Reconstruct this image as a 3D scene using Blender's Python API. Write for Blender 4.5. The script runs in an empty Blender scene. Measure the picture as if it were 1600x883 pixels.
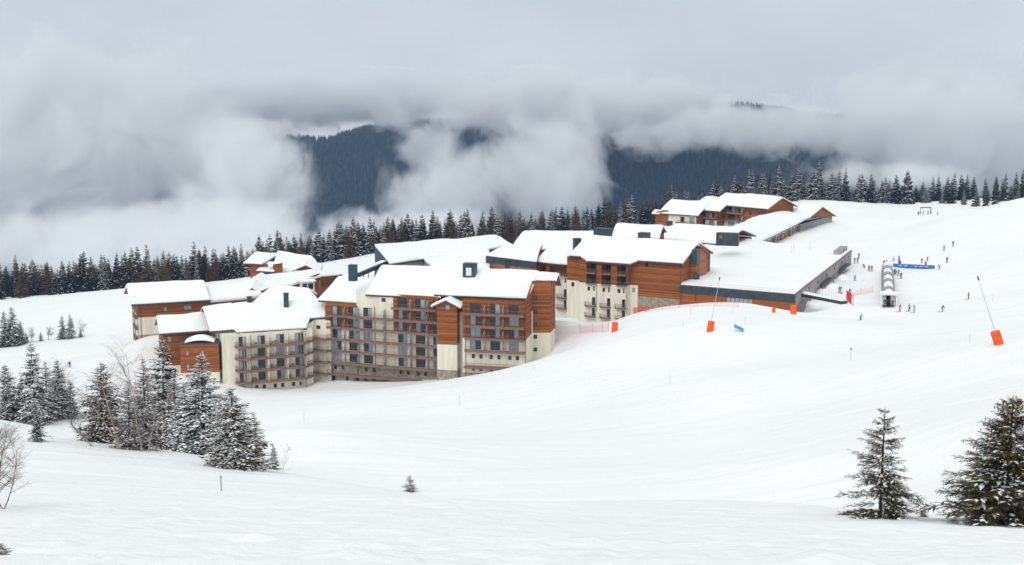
import bpy, bmesh, math, random
import numpy as np
from mathutils import Vector, Matrix
R = math.radians
random.seed(7)
scene = bpy.context.scene
col = scene.collection

# ------------------------------------------------------------------ camera, sky, sun, exposure
FPX, CX, CY, CZ = 2200.0, 800.0, 441.5, 75.0          # focal length in photo pixels, optical centre, camera height
PITCH = math.atan((CY - 95.0) / FPX)                    # horizon sits at row 95 of the photograph
cam_d = bpy.data.cameras.new('camera'); cam = bpy.data.objects.new('camera', cam_d); col.objects.link(cam)
cam_d.sensor_width = 36.0; cam_d.lens = 36.0 * FPX / 1600.0
cam_d.clip_start = 0.5; cam_d.clip_end = 30000
cam.location = (0, 0, CZ); cam.rotation_euler = (math.pi / 2 - PITCH, 0, 0)
scene.camera = cam

SUN_EL, SUN_AZ = R(46), R(205)                          # soft sun behind thin cloud, behind the camera and a little to the west
world = bpy.data.worlds.new('World'); scene.world = world; world.use_nodes = True
nt = world.node_tree; nt.nodes.clear()
N = nt.nodes.new; L = nt.links.new
sky = N('ShaderNodeTexSky'); sky.sky_type = 'NISHITA'; sky.sun_disc = False
sky.sun_elevation = SUN_EL; sky.sun_rotation = SUN_AZ; sky.altitude = 1800
hs = N('ShaderNodeHueSaturation'); hs.inputs['Saturation'].default_value = 0.35; L(sky.outputs[0], hs.inputs['Color'])
nsc = N('ShaderNodeVectorMath'); nsc.operation = 'SCALE'; nsc.inputs['Scale'].default_value = 0.10; L(hs.outputs[0], nsc.inputs[0])
tc = N('ShaderNodeTexCoord'); sep = N('ShaderNodeSeparateXYZ'); L(tc.outputs['Generated'], sep.inputs[0])
# overcast deck: luminance grows towards the zenith (CIE overcast), broken by soft cloud texture
mx = N('ShaderNodeMath'); mx.operation = 'MAXIMUM'; mx.inputs[1].default_value = 0; L(sep.outputs['Z'], mx.inputs[0])
grad = N('ShaderNodeMath'); grad.operation = 'MULTIPLY_ADD'; grad.inputs[1].default_value = 0.36; grad.inputs[2].default_value = 0.67
L(mx.outputs[0], grad.inputs[0])
mp = N('ShaderNodeMapping'); mp.inputs['Scale'].default_value = (3, 3, 7); L(tc.outputs['Generated'], mp.inputs[0])
cn = N('ShaderNodeTexNoise'); cn.inputs['Scale'].default_value = 1.3; cn.inputs['Detail'].default_value = 7; L(mp.outputs[0], cn.inputs['Vector'])
cm = N('ShaderNodeMapRange'); cm.inputs['From Min'].default_value = 0.3; cm.inputs['From Max'].default_value = 0.7
cm.inputs['To Min'].default_value = 0.84; cm.inputs['To Max'].default_value = 1.12; L(cn.outputs[0], cm.inputs[0])
cl = N('ShaderNodeMath'); cl.operation = 'MULTIPLY'; L(grad.outputs[0], cl.inputs[0]); L(cm.outputs[0], cl.inputs[1])
ctint = N('ShaderNodeVectorMath'); ctint.operation = 'SCALE'; ctint.inputs[0].default_value = (0.975, 1.0, 0.99); L(cl.outputs[0], ctint.inputs['Scale'])
mixw = N('ShaderNodeMix'); mixw.data_type = 'RGBA'; mixw.inputs['Factor'].default_value = 0.86
L(nsc.outputs[0], mixw.inputs['A']); L(ctint.outputs[0], mixw.inputs['B'])
bg = N('ShaderNodeBackground'); bg.inputs['Strength'].default_value = 1.0; L(mixw.outputs['Result'], bg.inputs['Color'])
wo = N('ShaderNodeOutputWorld'); L(bg.outputs[0], wo.inputs['Surface'])

sun_d = bpy.data.lights.new('sun', 'SUN'); sun = bpy.data.objects.new('sun', sun_d); col.objects.link(sun)
sun_d.energy = 1.2; sun_d.angle = R(30); sun_d.color = (1.0, 0.97, 0.93)
sdir = Vector((math.sin(SUN_AZ) * math.cos(SUN_EL), math.cos(SUN_AZ) * math.cos(SUN_EL), math.sin(SUN_EL)))
sun.rotation_euler = sdir.to_track_quat('Z', 'Y').to_euler(); sun.location = (0, 0, 200)
scene.view_settings.view_transform = 'Standard'; scene.view_settings.look = 'None'
scene.view_settings.exposure = 0.12; scene.view_settings.gamma = 1.0
scene.view_settings.use_curve_mapping = False
cy = scene.cycles
cy.max_bounces = 7; cy.diffuse_bounces = 3; cy.glossy_bounces = 2; cy.transmission_bounces = 3
cy.volume_bounces = 4; cy.transparent_max_bounces = 12; cy.volume_step_rate = 0.35; cy.volume_max_steps = 256
cy.use_denoising = True; cy.caustics_reflective = False; cy.caustics_refractive = False

# ------------------------------------------------------------------ placing helpers (photo pixel + a real height or distance -> world point)
cP, sP = math.cos(PITCH), math.sin(PITCH)
def ray(u, v):
    r = (u - CX) / FPX; w = -(v - CY) / FPX
    return Vector((r, cP + w * sP, -sP + w * cP))
def PZ(u, v, z):
    d = ray(u, v); t = (z - CZ) / d.z
    return Vector((d.x * t, d.y * t, z))
def PD(u, v, d):
    q = ray(u, v); t = d / q.y
    return Vector((q.x * t, d, CZ + q.z * t))

# ------------------------------------------------------------------ materials
def new_mat(name):
    m = bpy.data.materials.new(name); m.use_nodes = True
    b = m.node_tree.nodes['Principled BSDF']
    return m, m.node_tree, b
def plain(name, c, rough=0.7, spec=0.3, metal=0.0):
    m, t, b = new_mat(name)
    b.inputs['Base Color'].default_value = (*c, 1); b.inputs['Roughness'].default_value = rough
    b.inputs['Specular IOR Level'].default_value = spec; b.inputs['Metallic'].default_value = metal
    return m
def noisy(name, c1, c2, scale=3.0, rough=0.8, detail=5, bump=0.0, bscale=None, stretch=(1, 1, 1), spec=0.25):
    m, t, b = new_mat(name)
    co = t.nodes.new('ShaderNodeTexCoord'); ma = t.nodes.new('ShaderNodeMapping'); ma.inputs['Scale'].default_value = stretch
    t.links.new(co.outputs['Object'], ma.inputs[0])
    n = t.nodes.new('ShaderNodeTexNoise'); n.inputs['Scale'].default_value = scale; n.inputs['Detail'].default_value = detail
    t.links.new(ma.outputs[0], n.inputs['Vector'])
    r = t.nodes.new('ShaderNodeValToRGB'); r.color_ramp.elements[0].color = (*c1, 1); r.color_ramp.elements[1].color = (*c2, 1)
    r.color_ramp.elements[0].position = 0.35; r.color_ramp.elements[1].position = 0.65
    t.links.new(n.outputs[0], r.inputs[0]); t.links.new(r.outputs[0], b.inputs['Base Color'])
    b.inputs['Roughness'].default_value = rough; b.inputs['Specular IOR Level'].default_value = spec
    if bump:
        n2 = t.nodes.new('ShaderNodeTexNoise'); n2.inputs['Scale'].default_value = bscale or scale * 3; n2.inputs['Detail'].default_value = 6
        t.links.new(ma.outputs[0], n2.inputs['Vector'])
        bp = t.nodes.new('ShaderNodeBump'); bp.inputs['Strength'].default_value = bump; bp.inputs['Distance'].default_value = 0.1
        t.links.new(n2.outputs[0], bp.inputs['Height']); t.links.new(bp.outputs[0], b.inputs['Normal'])
    return m
def cladding(name, c1, c2):
    """horizontal timber boards: board joints and board-to-board tone"""
    m, t, b = new_mat(name)
    co = t.nodes.new('ShaderNodeTexCoord'); sx = t.nodes.new('ShaderNodeSeparateXYZ'); t.links.new(co.outputs['Object'], sx.inputs[0])
    mu = t.nodes.new('ShaderNodeMath'); mu.operation = 'MULTIPLY'; mu.inputs[1].default_value = 3.2; t.links.new(sx.outputs['Z'], mu.inputs[0])
    fl = t.nodes.new('ShaderNodeMath'); fl.operation = 'FLOOR'; t.links.new(mu.outputs[0], fl.inputs[0])
    fr = t.nodes.new('ShaderNodeMath'); fr.operation = 'FRACT'; t.links.new(mu.outputs[0], fr.inputs[0])
    wn = t.nodes.new('ShaderNodeTexWhiteNoise'); wn.noise_dimensions = '1D'; t.links.new(fl.outputs[0], wn.inputs['W'])
    ns = t.nodes.new('ShaderNodeTexNoise'); ns.inputs['Scale'].default_value = 0.5; ns.inputs['Detail'].default_value = 6
    mp = t.nodes.new('ShaderNodeMapping'); mp.inputs['Scale'].default_value = (1, 1, 5); t.links.new(co.outputs['Object'], mp.inputs[0]); t.links.new(mp.outputs[0], ns.inputs['Vector'])
    ad = t.nodes.new('ShaderNodeMath'); ad.operation = 'ADD'; t.links.new(wn.outputs['Value'], ad.inputs[0]); t.links.new(ns.outputs[0], ad.inputs[1])
    hf = t.nodes.new('ShaderNodeMath'); hf.operation = 'MULTIPLY'; hf.inputs[1].default_value = 0.5; t.links.new(ad.outputs[0], hf.inputs[0])
    r = t.nodes.new('ShaderNodeValToRGB'); r.color_ramp.elements[0].color = (*c1, 1); r.color_ramp.elements[1].color = (*c2, 1)
    r.color_ramp.elements[0].position = 0.25; r.color_ramp.elements[1].position = 0.75
    t.links.new(hf.outputs[0], r.inputs[0])
    jt = t.nodes.new('ShaderNodeMath'); jt.operation = 'GREATER_THAN'; jt.inputs[1].default_value = 0.12; t.links.new(fr.outputs[0], jt.inputs[0])
    mixc = t.nodes.new('ShaderNodeMix'); mixc.data_type = 'RGBA'; mixc.inputs['A'].default_value = (c1[0] * .45, c1[1] * .4, c1[2] * .4, 1)
    t.links.new(jt.outputs[0], mixc.inputs['Factor']); t.links.new(r.outputs[0], mixc.inputs['B'])
    t.links.new(mixc.outputs['Result'], b.inputs['Base Color'])
    b.inputs['Roughness'].default_value = 0.7; b.inputs['Specular IOR Level'].default_value = 0.2
    return m
def snow_mat(name, bump_scale, bump_str, tracks=False):
    m, t, b = new_mat(name)
    co = t.nodes.new('ShaderNodeTexCoord')
    n1 = t.nodes.new('ShaderNodeTexNoise'); n1.inputs['Scale'].default_value = 0.05; n1.inputs['Detail'].default_value = 6
    t.links.new(co.outputs['Object'], n1.inputs['Vector'])
    r = t.nodes.new('ShaderNodeValToRGB')
    r.color_ramp.elements[0].position = 0.3; r.color_ramp.elements[1].position = 0.7
    r.color_ramp.elements[0].color = (0.83, 0.865, 0.88, 1); r.color_ramp.elements[1].color = (0.88, 0.905, 0.91, 1)
    t.links.new(n1.outputs[0], r.inputs[0]); t.links.new(r.outputs[0], b.inputs['Base Color'])
    b.inputs['Roughness'].default_value = 0.65; b.inputs['Specular IOR Level'].default_value = 0.2
    n2 = t.nodes.new('ShaderNodeTexNoise'); n2.inputs['Scale'].default_value = bump_scale; n2.inputs['Detail'].default_value = 8; n2.inputs['Roughness'].default_value = 0.6
    t.links.new(co.outputs['Object'], n2.inputs['Vector'])
    h = n2.outputs[0]
    if tracks:                                           # long groomed / skied streaks running across the fall line
        mp = t.nodes.new('ShaderNodeMapping'); mp.inputs['Rotation'].default_value = (0, 0, R(14)); mp.inputs['Scale'].default_value = (0.03, 0.35, 0.2)
        t.links.new(co.outputs['Object'], mp.inputs[0])
        n3 = t.nodes.new('ShaderNodeTexNoise'); n3.inputs['Scale'].default_value = 1.0; n3.inputs['Detail'].default_value = 7
        t.links.new(mp.outputs[0], n3.inputs['Vector'])
        ma = t.nodes.new('ShaderNodeMath'); ma.operation = 'MULTIPLY_ADD'; ma.inputs[1].default_value = 3.6
        t.links.new(n3.outputs[0], ma.inputs[0]); t.links.new(h, ma.inputs[2]); h = ma.outputs[0]
    bp = t.nodes.new('ShaderNodeBump'); bp.inputs['Strength'].default_value = bump_str; bp.inputs['Distance'].default_value = 0.25
    t.links.new(h, bp.inputs['Height']); t.links.new(bp.outputs[0], b.inputs['Normal'])
    return m
M = {}
M['snow_ground'] = snow_mat('snow_ground', 1.6, 0.5, True)
M['snow_roof'] = snow_mat('snow_roof', 0.5, 0.35)
M['snow_tree'] = plain('snow_on_branches', (0.84, 0.87, 0.89), 0.7, 0.2)
M['wood'] = cladding('larch_cladding', (0.20, 0.062, 0.018), (0.41, 0.14, 0.04))
M['wood_pale'] = cladding('pale_cladding', (0.34, 0.14, 0.06), (0.46, 0.20, 0.09))
M['cream'] = noisy('cream_render', (0.68, 0.63, 0.51), (0.82, 0.775, 0.655), 0.9, 0.9, 7, stretch=(1, 1, .14))
M['fascia'] = noisy('balcony_fascia', (0.20, 0.11, 0.08), (0.26, 0.145, 0.11), 1.2, 0.8)
M['stone'] = noisy('stone_base', (0.22, 0.20, 0.15), (0.42, 0.39, 0.31), 1.6, 0.9, 8, 0.6, 3)
M['slate'] = noisy('blue_grey_metal', (0.035, 0.052, 0.068), (0.052, 0.072, 0.092), 0.6, 0.5)
M['greywall'] = noisy('grey_panel', (0.26, 0.27, 0.28), (0.36, 0.37, 0.38), 0.5, 0.8)
M['brownwall'] = noisy('brown_panel', (0.22, 0.17, 0.13), (0.32, 0.26, 0.21), 0.8, 0.85)
M['tile'] = noisy('roof_tile', (0.035, 0.045, 0.045), (0.07, 0.08, 0.075), 2, 0.7)
M['rafter'] = noisy('rafter_wood', (0.20, 0.10, 0.045), (0.30, 0.16, 0.08), 1.5, 0.8)
M['winframe'] = plain('window_frame', (0.10, 0.045, 0.03), 0.6)
M['glass'] = plain('window_glass', (0.02, 0.025, 0.03), 0.06, 0.6)
M['curtain'] = plain('curtained_glass', (0.31, 0.37, 0.44), 0.12, 0.6)
M['rail'] = plain('railing_metal', (0.16, 0.15, 0.14), 0.5)
M['screen'] = plain('privacy_glass', (0.42, 0.46, 0.48), 0.25, 0.5)
M['pipe'] = plain('downpipe', (0.09, 0.07, 0.065), 0.5)
M['white'] = plain('white_panel', (0.72, 0.72, 0.70), 0.6)
M['dark'] = plain('dark_opening', (0.03, 0.028, 0.027), 0.8)
M['orange'] = noisy('orange_padding', (0.80, 0.085, 0.008), (0.90, 0.12, 0.015), 2, 0.55)
M['polewhite'] = plain('grey_pole', (0.5, 0.5, 0.5), 0.5)
M['red'] = plain('red_net', (0.65, 0.05, 0.05), 0.7)
M['blue'] = plain('blue_pvc', (0.05, 0.16, 0.48), 0.5)
M['bluepale'] = plain('blue_mat', (0.12, 0.27, 0.58), 0.6)
M['yellow'] = plain('yellow_paint', (0.7, 0.6, 0.1), 0.6)
M['bark'] = noisy('spruce_bark', (0.05, 0.035, 0.025), (0.11, 0.08, 0.06), 6, 0.9)
M['birch'] = noisy('birch_bark', (0.22, 0.16, 0.10), (0.50, 0.42, 0.33), 5, 0.8, stretch=(1, 1, 3))
M['twig'] = noisy('twig_bark', (0.10, 0.07, 0.06), (0.24, 0.19, 0.17), 4, 0.9)
M['needle'] = noisy('spruce_needles', (0.012, 0.022, 0.012), (0.045, 0.055, 0.022), 1.2, 0.7)
M['needle_ol'] = noisy('olive_needles', (0.028, 0.029, 0.010), (0.115, 0.095, 0.028), 1.5, 0.7)
M['needle_far'] = noisy('forest_needles', (0.011, 0.015, 0.009), (0.042, 0.043, 0.024), 0.5, 0.8)
M['larch'] = noisy('bare_larch', (0.065, 0.042, 0.025), (0.16, 0.105, 0.06), 0.8, 0.9)
M['cone'] = plain('spruce_cone', (0.22, 0.09, 0.035), 0.8)

# ------------------------------------------------------------------ mesh helpers
class MB:
    def __init__(s): s.v = []; s.f = []; s.m = []
    def quad(s, a, b, c, d, mi=0):
        i = len(s.v); s.v += [tuple(a), tuple(b), tuple(c), tuple(d)]; s.f.append((i, i + 1, i + 2, i + 3)); s.m.append(mi)
    def tri(s, a, b, c, mi=0):
        i = len(s.v); s.v += [tuple(a), tuple(b), tuple(c)]; s.f.append((i, i + 1, i + 2)); s.m.append(mi)
    def hexa(s, p, mi=0):
        """p: 8 corners, bottom ring 0-3 then top ring 4-7"""
        i = len(s.v); s.v += [tuple(q) for q in p]
        for f in ((3, 2, 1, 0), (4, 5, 6, 7), (0, 1, 5, 4), (1, 2, 6, 5), (2, 3, 7, 6), (3, 0, 4, 7)):
            s.f.append(tuple(i + k for k in f)); s.m.append(mi)
    def box(s, x0, x1, y0, y1, z0, z1, mi=0):
        s.hexa([(x0, y0, z0), (x1, y0, z0), (x1, y1, z0), (x0, y1, z0), (x0, y0, z1), (x1, y0, z1), (x1, y1, z1), (x0, y1, z1)], mi)
    def prism(s, pts, z0, z1, mi=0):
        i = len(s.v); n = len(pts)
        s.v += [(p[0], p[1], z0) for p in pts] + [(p[0], p[1], z1) for p in pts]
        s.f.append(tuple(i + n + k for k in range(n))); s.f.append(tuple(i + n - 1 - k for k in range(n))); s.m += [mi, mi]
        for k in range(n):
            j = (k + 1) % n; s.f.append((i + k, i + j, i + n + j, i + n + k)); s.m.append(mi)
    def tube(s, pts, rad, n=6, mi=0, cap=True):
        rings = []
        for k, p in enumerate(pts):
            p = Vector(p)
            a = Vector(pts[max(k - 1, 0)]); b = Vector(pts[min(k + 1, len(pts) - 1)])
            d = (b - a); d = d.normalized() if d.length > 1e-9 else Vector((0, 0, 1))
            q = d.cross(Vector((0, 0, 1)) if abs(d.z) < 0.9 else Vector((1, 0, 0))).normalized(); w = d.cross(q)
            r = rad[k] if isinstance(rad, (list, tuple)) else rad
            i = len(s.v)
            s.v += [tuple(p + (q * math.cos(2 * math.pi * j / n) + w * math.sin(2 * math.pi * j / n)) * r) for j in range(n)]
            rings.append(i)
        for a, b in zip(rings[:-1], rings[1:]):
            for j in range(n):
                s.f.append((a + j, a + (j + 1) % n, b + (j + 1) % n, b + j)); s.m.append(mi)
        if cap:
            s.f.append(tuple(rings[0] + n - 1 - j for j in range(n))); s.f.append(tuple(rings[-1] + j for j in range(n))); s.m += [mi, mi]
    def mesh(s, name, mats, off=(0, 0, 0), smooth=False):
        me = bpy.data.meshes.new(name)
        ox, oy, oz = off
        me.from_pydata([(a - ox, b - oy, c - oz) for a, b, c in s.v], [], s.f)
        for m in mats: me.materials.append(m)
        if len(mats) > 1: me.polygons.foreach_set('material_index', s.m)
        if smooth: me.polygons.foreach_set('use_smooth', [True] * len(me.polygons))
        me.update(); return me
    def build(s, name, mats, parent=None, smooth=False, loc=None):
        """parent: its part, vertices given in world space; else a thing of its own standing at loc"""
        if not isinstance(mats, (list, tuple)): mats = [mats]
        base = wloc(parent) if parent is not None else Vector(loc or (0, 0, 0))
        o = bpy.data.objects.new(name, s.mesh(name, mats, base, smooth)); col.objects.link(o)
        if parent is not None: o.parent = parent
        else: o.location = base
        return o
def wloc(o):
    p = Vector((0, 0, 0))
    while o is not None: p = p + Vector(o.location); o = o.parent
    return p
def link(name, me, parent=None, loc=(0, 0, 0), rz=0.0):
    o = bpy.data.objects.new(name, me); col.objects.link(o); o.location = loc; o.rotation_euler = (0, 0, rz)
    if parent is not None: o.parent = parent
    return o
def tag(o, label, cat, group=None):
    o['label'] = label; o['category'] = cat
    if group: o['group'] = group
    return o
def thing(name, label, cat, loc, group=None, rz=0.0):
    o = bpy.data.objects.new(name, None); col.objects.link(o); o.location = loc; o.rotation_euler = (0, 0, rz)
    o.empty_display_size = 1.0
    return tag(o, label, cat, group)
def vnoise(x, y, seed=0):
    """smooth value noise on arrays"""
    x = np.asarray(x, float); y = np.asarray(y, float)
    xi = np.floor(x).astype(np.int64); yi = np.floor(y).astype(np.int64); fx = x - xi; fy = y - yi
    fx = fx * fx * (3 - 2 * fx); fy = fy * fy * (3 - 2 * fy)
    def h(a, b):
        n = (a * 374761393 + b * 668265263 + seed * 974711) & 0x7fffffff
        n = ((n ^ (n >> 13)) * 1274126177) & 0x7fffffff
        return ((n ^ (n >> 16)) & 0xffff) / 65535.0
    return (h(xi, yi) * (1 - fx) + h(xi + 1, yi) * fx) * (1 - fy) + (h(xi, yi + 1) * (1 - fx) + h(xi + 1, yi + 1) * fx) * fy - 0.5
def fbm(x, y, oct=4, seed=0):
    a = 0; s = 1.0
    for k in range(oct): a = a + vnoise(np.asarray(x) * 2 ** k, np.asarray(y) * 2 ** k, seed + k) * s; s *= 0.5
    return a
# ------------------------------------------------------------------ terrain: one snow sheet through surveyed points (pixel, distance)
CP = [ # near slope the photographer stands on
 (800,883,20),(0,883,20),(1600,883,20),(0,750,70),(300,800,50),(300,757,80),(800,830,45),(1300,840,50),
 (800,787,82),(1100,790,80),(1375,810,75),(1600,822,70),(640,769,96),(500,752,104),(450,741,108),(350,722,114),(240,703,118),(60,690,125),(0,655,140),
 # bowl
 (800,777,138),(1100,772,134),(1400,768,124),(1600,750,108),(620,742,152),(800,700,180),(600,690,200),(1100,700,170),(1350,700,140),(1600,650,130),
 (800,640,240),(600,650,245),(1100,600,225),(1100,540,262),(1350,600,200),(1600,560,190),(1350,540,250),(470,670,225),
 # crest in front of the apartment blocks
 (340,619,303),(400,619,303),(520,613,308),(620,603,303),(720,589,297),(800,573,293),(866,554,293),(950,525,300),
 (960,517,305),(1110,517,268),(1560,538,200),(1345,500,300),(1280,489,318),(1320,475,324),(1180,476,322),(1060,479,331),(1000,488,334),(868,501,340),
 (1600,470,300),(1513,467,330),(1470,487,300),(1387,480,338),(1353,419,400),(1432,420,400),(1335,440,378),(1310,458,352),
 (1290,356,520),(1400,360,500),(1500,380,430),(1600,308,480),(1540,326,520),(1440,336,590),(1300,316,600),(1200,316,640),(1600,400,380),
 # left side
 (150,572,315),(200,540,338),(60,600,290),(100,531,382),(0,541,378),(215,528,338),(0,478,500),(90,463,510),(200,451,515),(330,446,500)]
XP = [(800,103,39.6),(950,102,39.8),(1100,100,40.6),(1250,96,41.6),(1400,92,42.4),(1530,88,44.0),(640,118,34.8),(480,128,34.5),
  # ground in the shelter of the buildings and out of sight, (u, distance, z)
 (420,325,0.0),(600,325,1.0),(760,318,4.0),(850,316,7.5),(700,345,6),(450,350,6),(910,335,11.0),(900,318,11.5),(980,365,10.5),(1100,360,14.5),(910,348,9.8),(960,349,10.2),(1000,347,11.6),(1035,344,13.0),(1060,341,13.8),(1180,333,15.3),(1220,331,14.6),(1200,370,15.5),(1246,330,14.8),(1262,336,14.6),
 (1150,450,13),(1130,530,13),(1000,430,13),(850,420,12),(700,400,12),(600,430,9),(480,400,12),(400,410,11),(300,400,3),
 (200,170,22),(100,200,16),(300,240,10),(0,220,14),(400,180,27),
 (0,560,-19),(300,560,-15),(600,580,-3),(850,580,0),(1050,600,6),(1300,650,10),(1600,640,15),(800,760,-60),(200,760,-80),(1400,800,-30),(1700,760,-10),
 (800,0,73.2),(300,5,72.5),(1300,5,72.8),(800,-60,90),(0,-60,90),(1600,-60,90)]
pts = []
for u, v, d in CP:
    p = PD(u, v, d); pts.append((p.x, p.y, p.z))
for u, d, z in XP: pts.append(((u - CX) / FPX * max(d, 40) * 1.012, d, z))
for side in (-1, 1):                                     # carry the slopes on past the picture's edges
    for d, z in ((20, 67.6), (70, 52), (130, 39 if side < 0 else 43), (200, 16 if side < 0 else 37), (300, 4 if side < 0 else 28), (400, -4 if side < 0 else 30), (500, -14 if side < 0 else 34)):
        pts.append((side * (0.55 * d + 25), d, z))
pts = np.array(pts); S = 100.0
def _phi(r2): return np.where(r2 > 1e-12, r2 * np.log(np.maximum(r2, 1e-12)), 0.0) * 0.5
_n = len(pts); _P = pts[:, :2] / S
_A = _phi(((_P[:, None] - _P[None]) ** 2).sum(-1)) + np.eye(_n) * 2e-4
_T = np.c_[np.ones(_n), _P]
_w = np.linalg.solve(np.block([[_A, _T], [_T.T, np.zeros((3, 3))]]), np.r_[pts[:, 2], 0, 0, 0])
def ground(x, y):
    x = np.asarray(x, float); y = np.asarray(y, float); sh = x.shape
    q = np.c_[x.ravel(), y.ravel()] / S; out = np.empty(len(q))
    for k in range(0, len(q), 20000):
        c = q[k:k + 20000]
        out[k:k + 20000] = _phi(((c[:, None] - _P[None]) ** 2).sum(-1)) @ _w[:_n] + _w[_n] + c @ _w[_n + 1:]
    far = np.clip((y.ravel() - 700) / 200, 0, 1); out = out * (1 - far) + far * (-60 - 0.28 * np.maximum(y.ravel() - 760, 0))
    out += 0.35 * fbm(x.ravel() / 14, y.ravel() / 9, 3, 5) + 0.6 * fbm(x.ravel() / 45, y.ravel() / 30, 2, 9)
    near = np.clip(1.3 - y.ravel() / 70, 0, 1)
    out += near * (0.22 * fbm(x.ravel() / 2.2, y.ravel() / 2.2, 4, 21) + 0.17 * fbm(x.ravel() / 0.55, y.ravel() / 0.8, 2, 33))
    return out.reshape(sh)
def gz(x, y): return float(ground(np.array([x]), np.array([y]))[0])
_ts = np.r_[np.linspace(12, 200, 190), np.linspace(201, 760, 560)]
def hit(u, v):
    """first point where the line of sight meets the snow"""
    d = ray(u, v); t = _ts / d.y
    h = CZ + d.z * t - ground(d.x * t, _ts)
    k = int(np.argmax(h < 0)) if (h < 0).any() else len(_ts) - 1
    a = h[k - 1] / (h[k - 1] - h[k] + 1e-9) if k else 0
    y = _ts[k - 1] + (_ts[k] - _ts[k - 1]) * a
    return Vector((d.x * y / d.y, y, gz(d.x * y / d.y, y)))
rows = np.r_[np.linspace(-60, 6, 12), np.linspace(8, 90, 240), np.linspace(90.6, 360, 300), np.linspace(361.5, 760, 160), np.linspace(770, 1700, 40)]
na = 520; aa = np.linspace(-0.62, 0.62, na)
GY = np.repeat(rows[:, None], na, 1); GX = aa[None] * (np.maximum(GY, -20) + 55)
GZ = ground(GX, GY)
def grid_mesh(name, X, Y, Z, mat):
    nr, nc = X.shape; me = bpy.data.meshes.new(name)
    me.vertices.add(nr * nc); me.vertices.foreach_set('co', np.stack([X, Y, Z], -1).reshape(-1).astype(np.float32))
    i = (np.arange(nr - 1)[:, None] * nc + np.arange(nc - 1)[None]).ravel()
    q = np.stack([i, i + 1, i + nc + 1, i + nc], -1)
    me.loops.add(q.size); me.loops.foreach_set('vertex_index', q.ravel().astype(np.int32))
    me.polygons.add(len(q)); me.polygons.foreach_set('loop_start', np.arange(0, q.size, 4, dtype=np.int32))
    me.polygons.foreach_set('use_smooth', np.ones(len(q), bool))
    me.materials.append(mat); me.update(calc_edges=True); me.validate(); return me
o = link('snow_ground', grid_mesh('snow_ground', GX, GY, GZ, M['snow_ground'])); o['kind'] = 'structure'
o['label'] = 'white ski slope and snow bowl around the resort'
# ------------------------------------------------------------------ building kit
class Fr:
    """a vertical facade plane: origin (plan), unit direction t left-to-right as seen from outside, outward normal n"""
    def __init__(s, a, b):
        s.o = Vector((a[0], a[1])); d = Vector((b[0] - a[0], b[1] - a[1])); s.len = d.length; s.t = d.normalized()
        s.n = Vector((s.t.y, -s.t.x)); s.rz = math.atan2(s.t.y, s.t.x)
    def p(s, q, z, off=0.0):
        a = s.o + s.t * q + s.n * off
        return Vector((a.x, a.y, z))
    def at(s, u, v, off=0.0):
        """(along, height) where the line of sight through a photo pixel meets the plane"""
        d = ray(u, v); c = s.o + s.n * off
        k = (c.x * s.n.x + c.y * s.n.y) / (d.x * s.n.x + d.y * s.n.y)
        q = Vector((d.x * k, d.y * k)) - s.o
        return q.dot(s.t), CZ + d.z * k
    def sub(s, q0, q1, off=0.0): return Fr(s.p(q0, 0, off), s.p(q1, 0, off))
def fbox(mb, fr, s0, s1, o0, o1, z0, z1, mi=0):
    lo, hi = min(o0, o1), max(o0, o1)
    a = [fr.p(s0, z0, hi), fr.p(s1, z0, hi), fr.p(s1, z0, lo), fr.p(s0, z0, lo)]
    mb.hexa(a + [Vector((q.x, q.y, z1)) for q in a], mi)
def wall(root, name, mat, fr, s0, s1, z0, z1, holes=(), depth=0.22, back=None, off=0.0):
    """a wall plane with real openings; every opening has reveals, and a back wall if back is a material"""
    mb = MB(); hs = [(max(a, s0), min(b, s1), max(c, z0), min(d, z1)) for a, b, c, d in holes if b > s0 + .05 and a < s1 - .05 and d > z0 + .05 and c < z1 - .05]
    S_ = sorted({s0, s1, *[h[0] for h in hs], *[h[1] for h in hs]}); Z_ = sorted({z0, z1, *[h[2] for h in hs], *[h[3] for h in hs]})
    for a, b in zip(S_[:-1], S_[1:]):
        for c, d in zip(Z_[:-1], Z_[1:]):
            if b - a < 1e-5 or d - c < 1e-5: continue
            m = ((a + b) / 2, (c + d) / 2)
            if any(h[0] < m[0] < h[1] and h[2] < m[1] < h[3] for h in hs): continue
            mb.quad(fr.p(a, c, off), fr.p(b, c, off), fr.p(b, d, off), fr.p(a, d, off))
    for a, b, c, d in hs:
        F = lambda q, z, k: fr.p(q, z, off - k * depth)
        mb.quad(F(a, c, 0), F(a, d, 0), F(a, d, 1), F(a, c, 1)); mb.quad(F(b, d, 0), F(b, c, 0), F(b, c, 1), F(b, d, 1))
        mb.quad(F(a, d, 0), F(b, d, 0), F(b, d, 1), F(a, d, 1)); mb.quad(F(b, c, 0), F(a, c, 0), F(a, c, 1), F(b, c, 1))
        if back is not None: mb.quad(F(a, c, 1), F(b, c, 1), F(b, d, 1), F(a, d, 1))
    return mb.build(name, mat, root)
_win = {}
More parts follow.
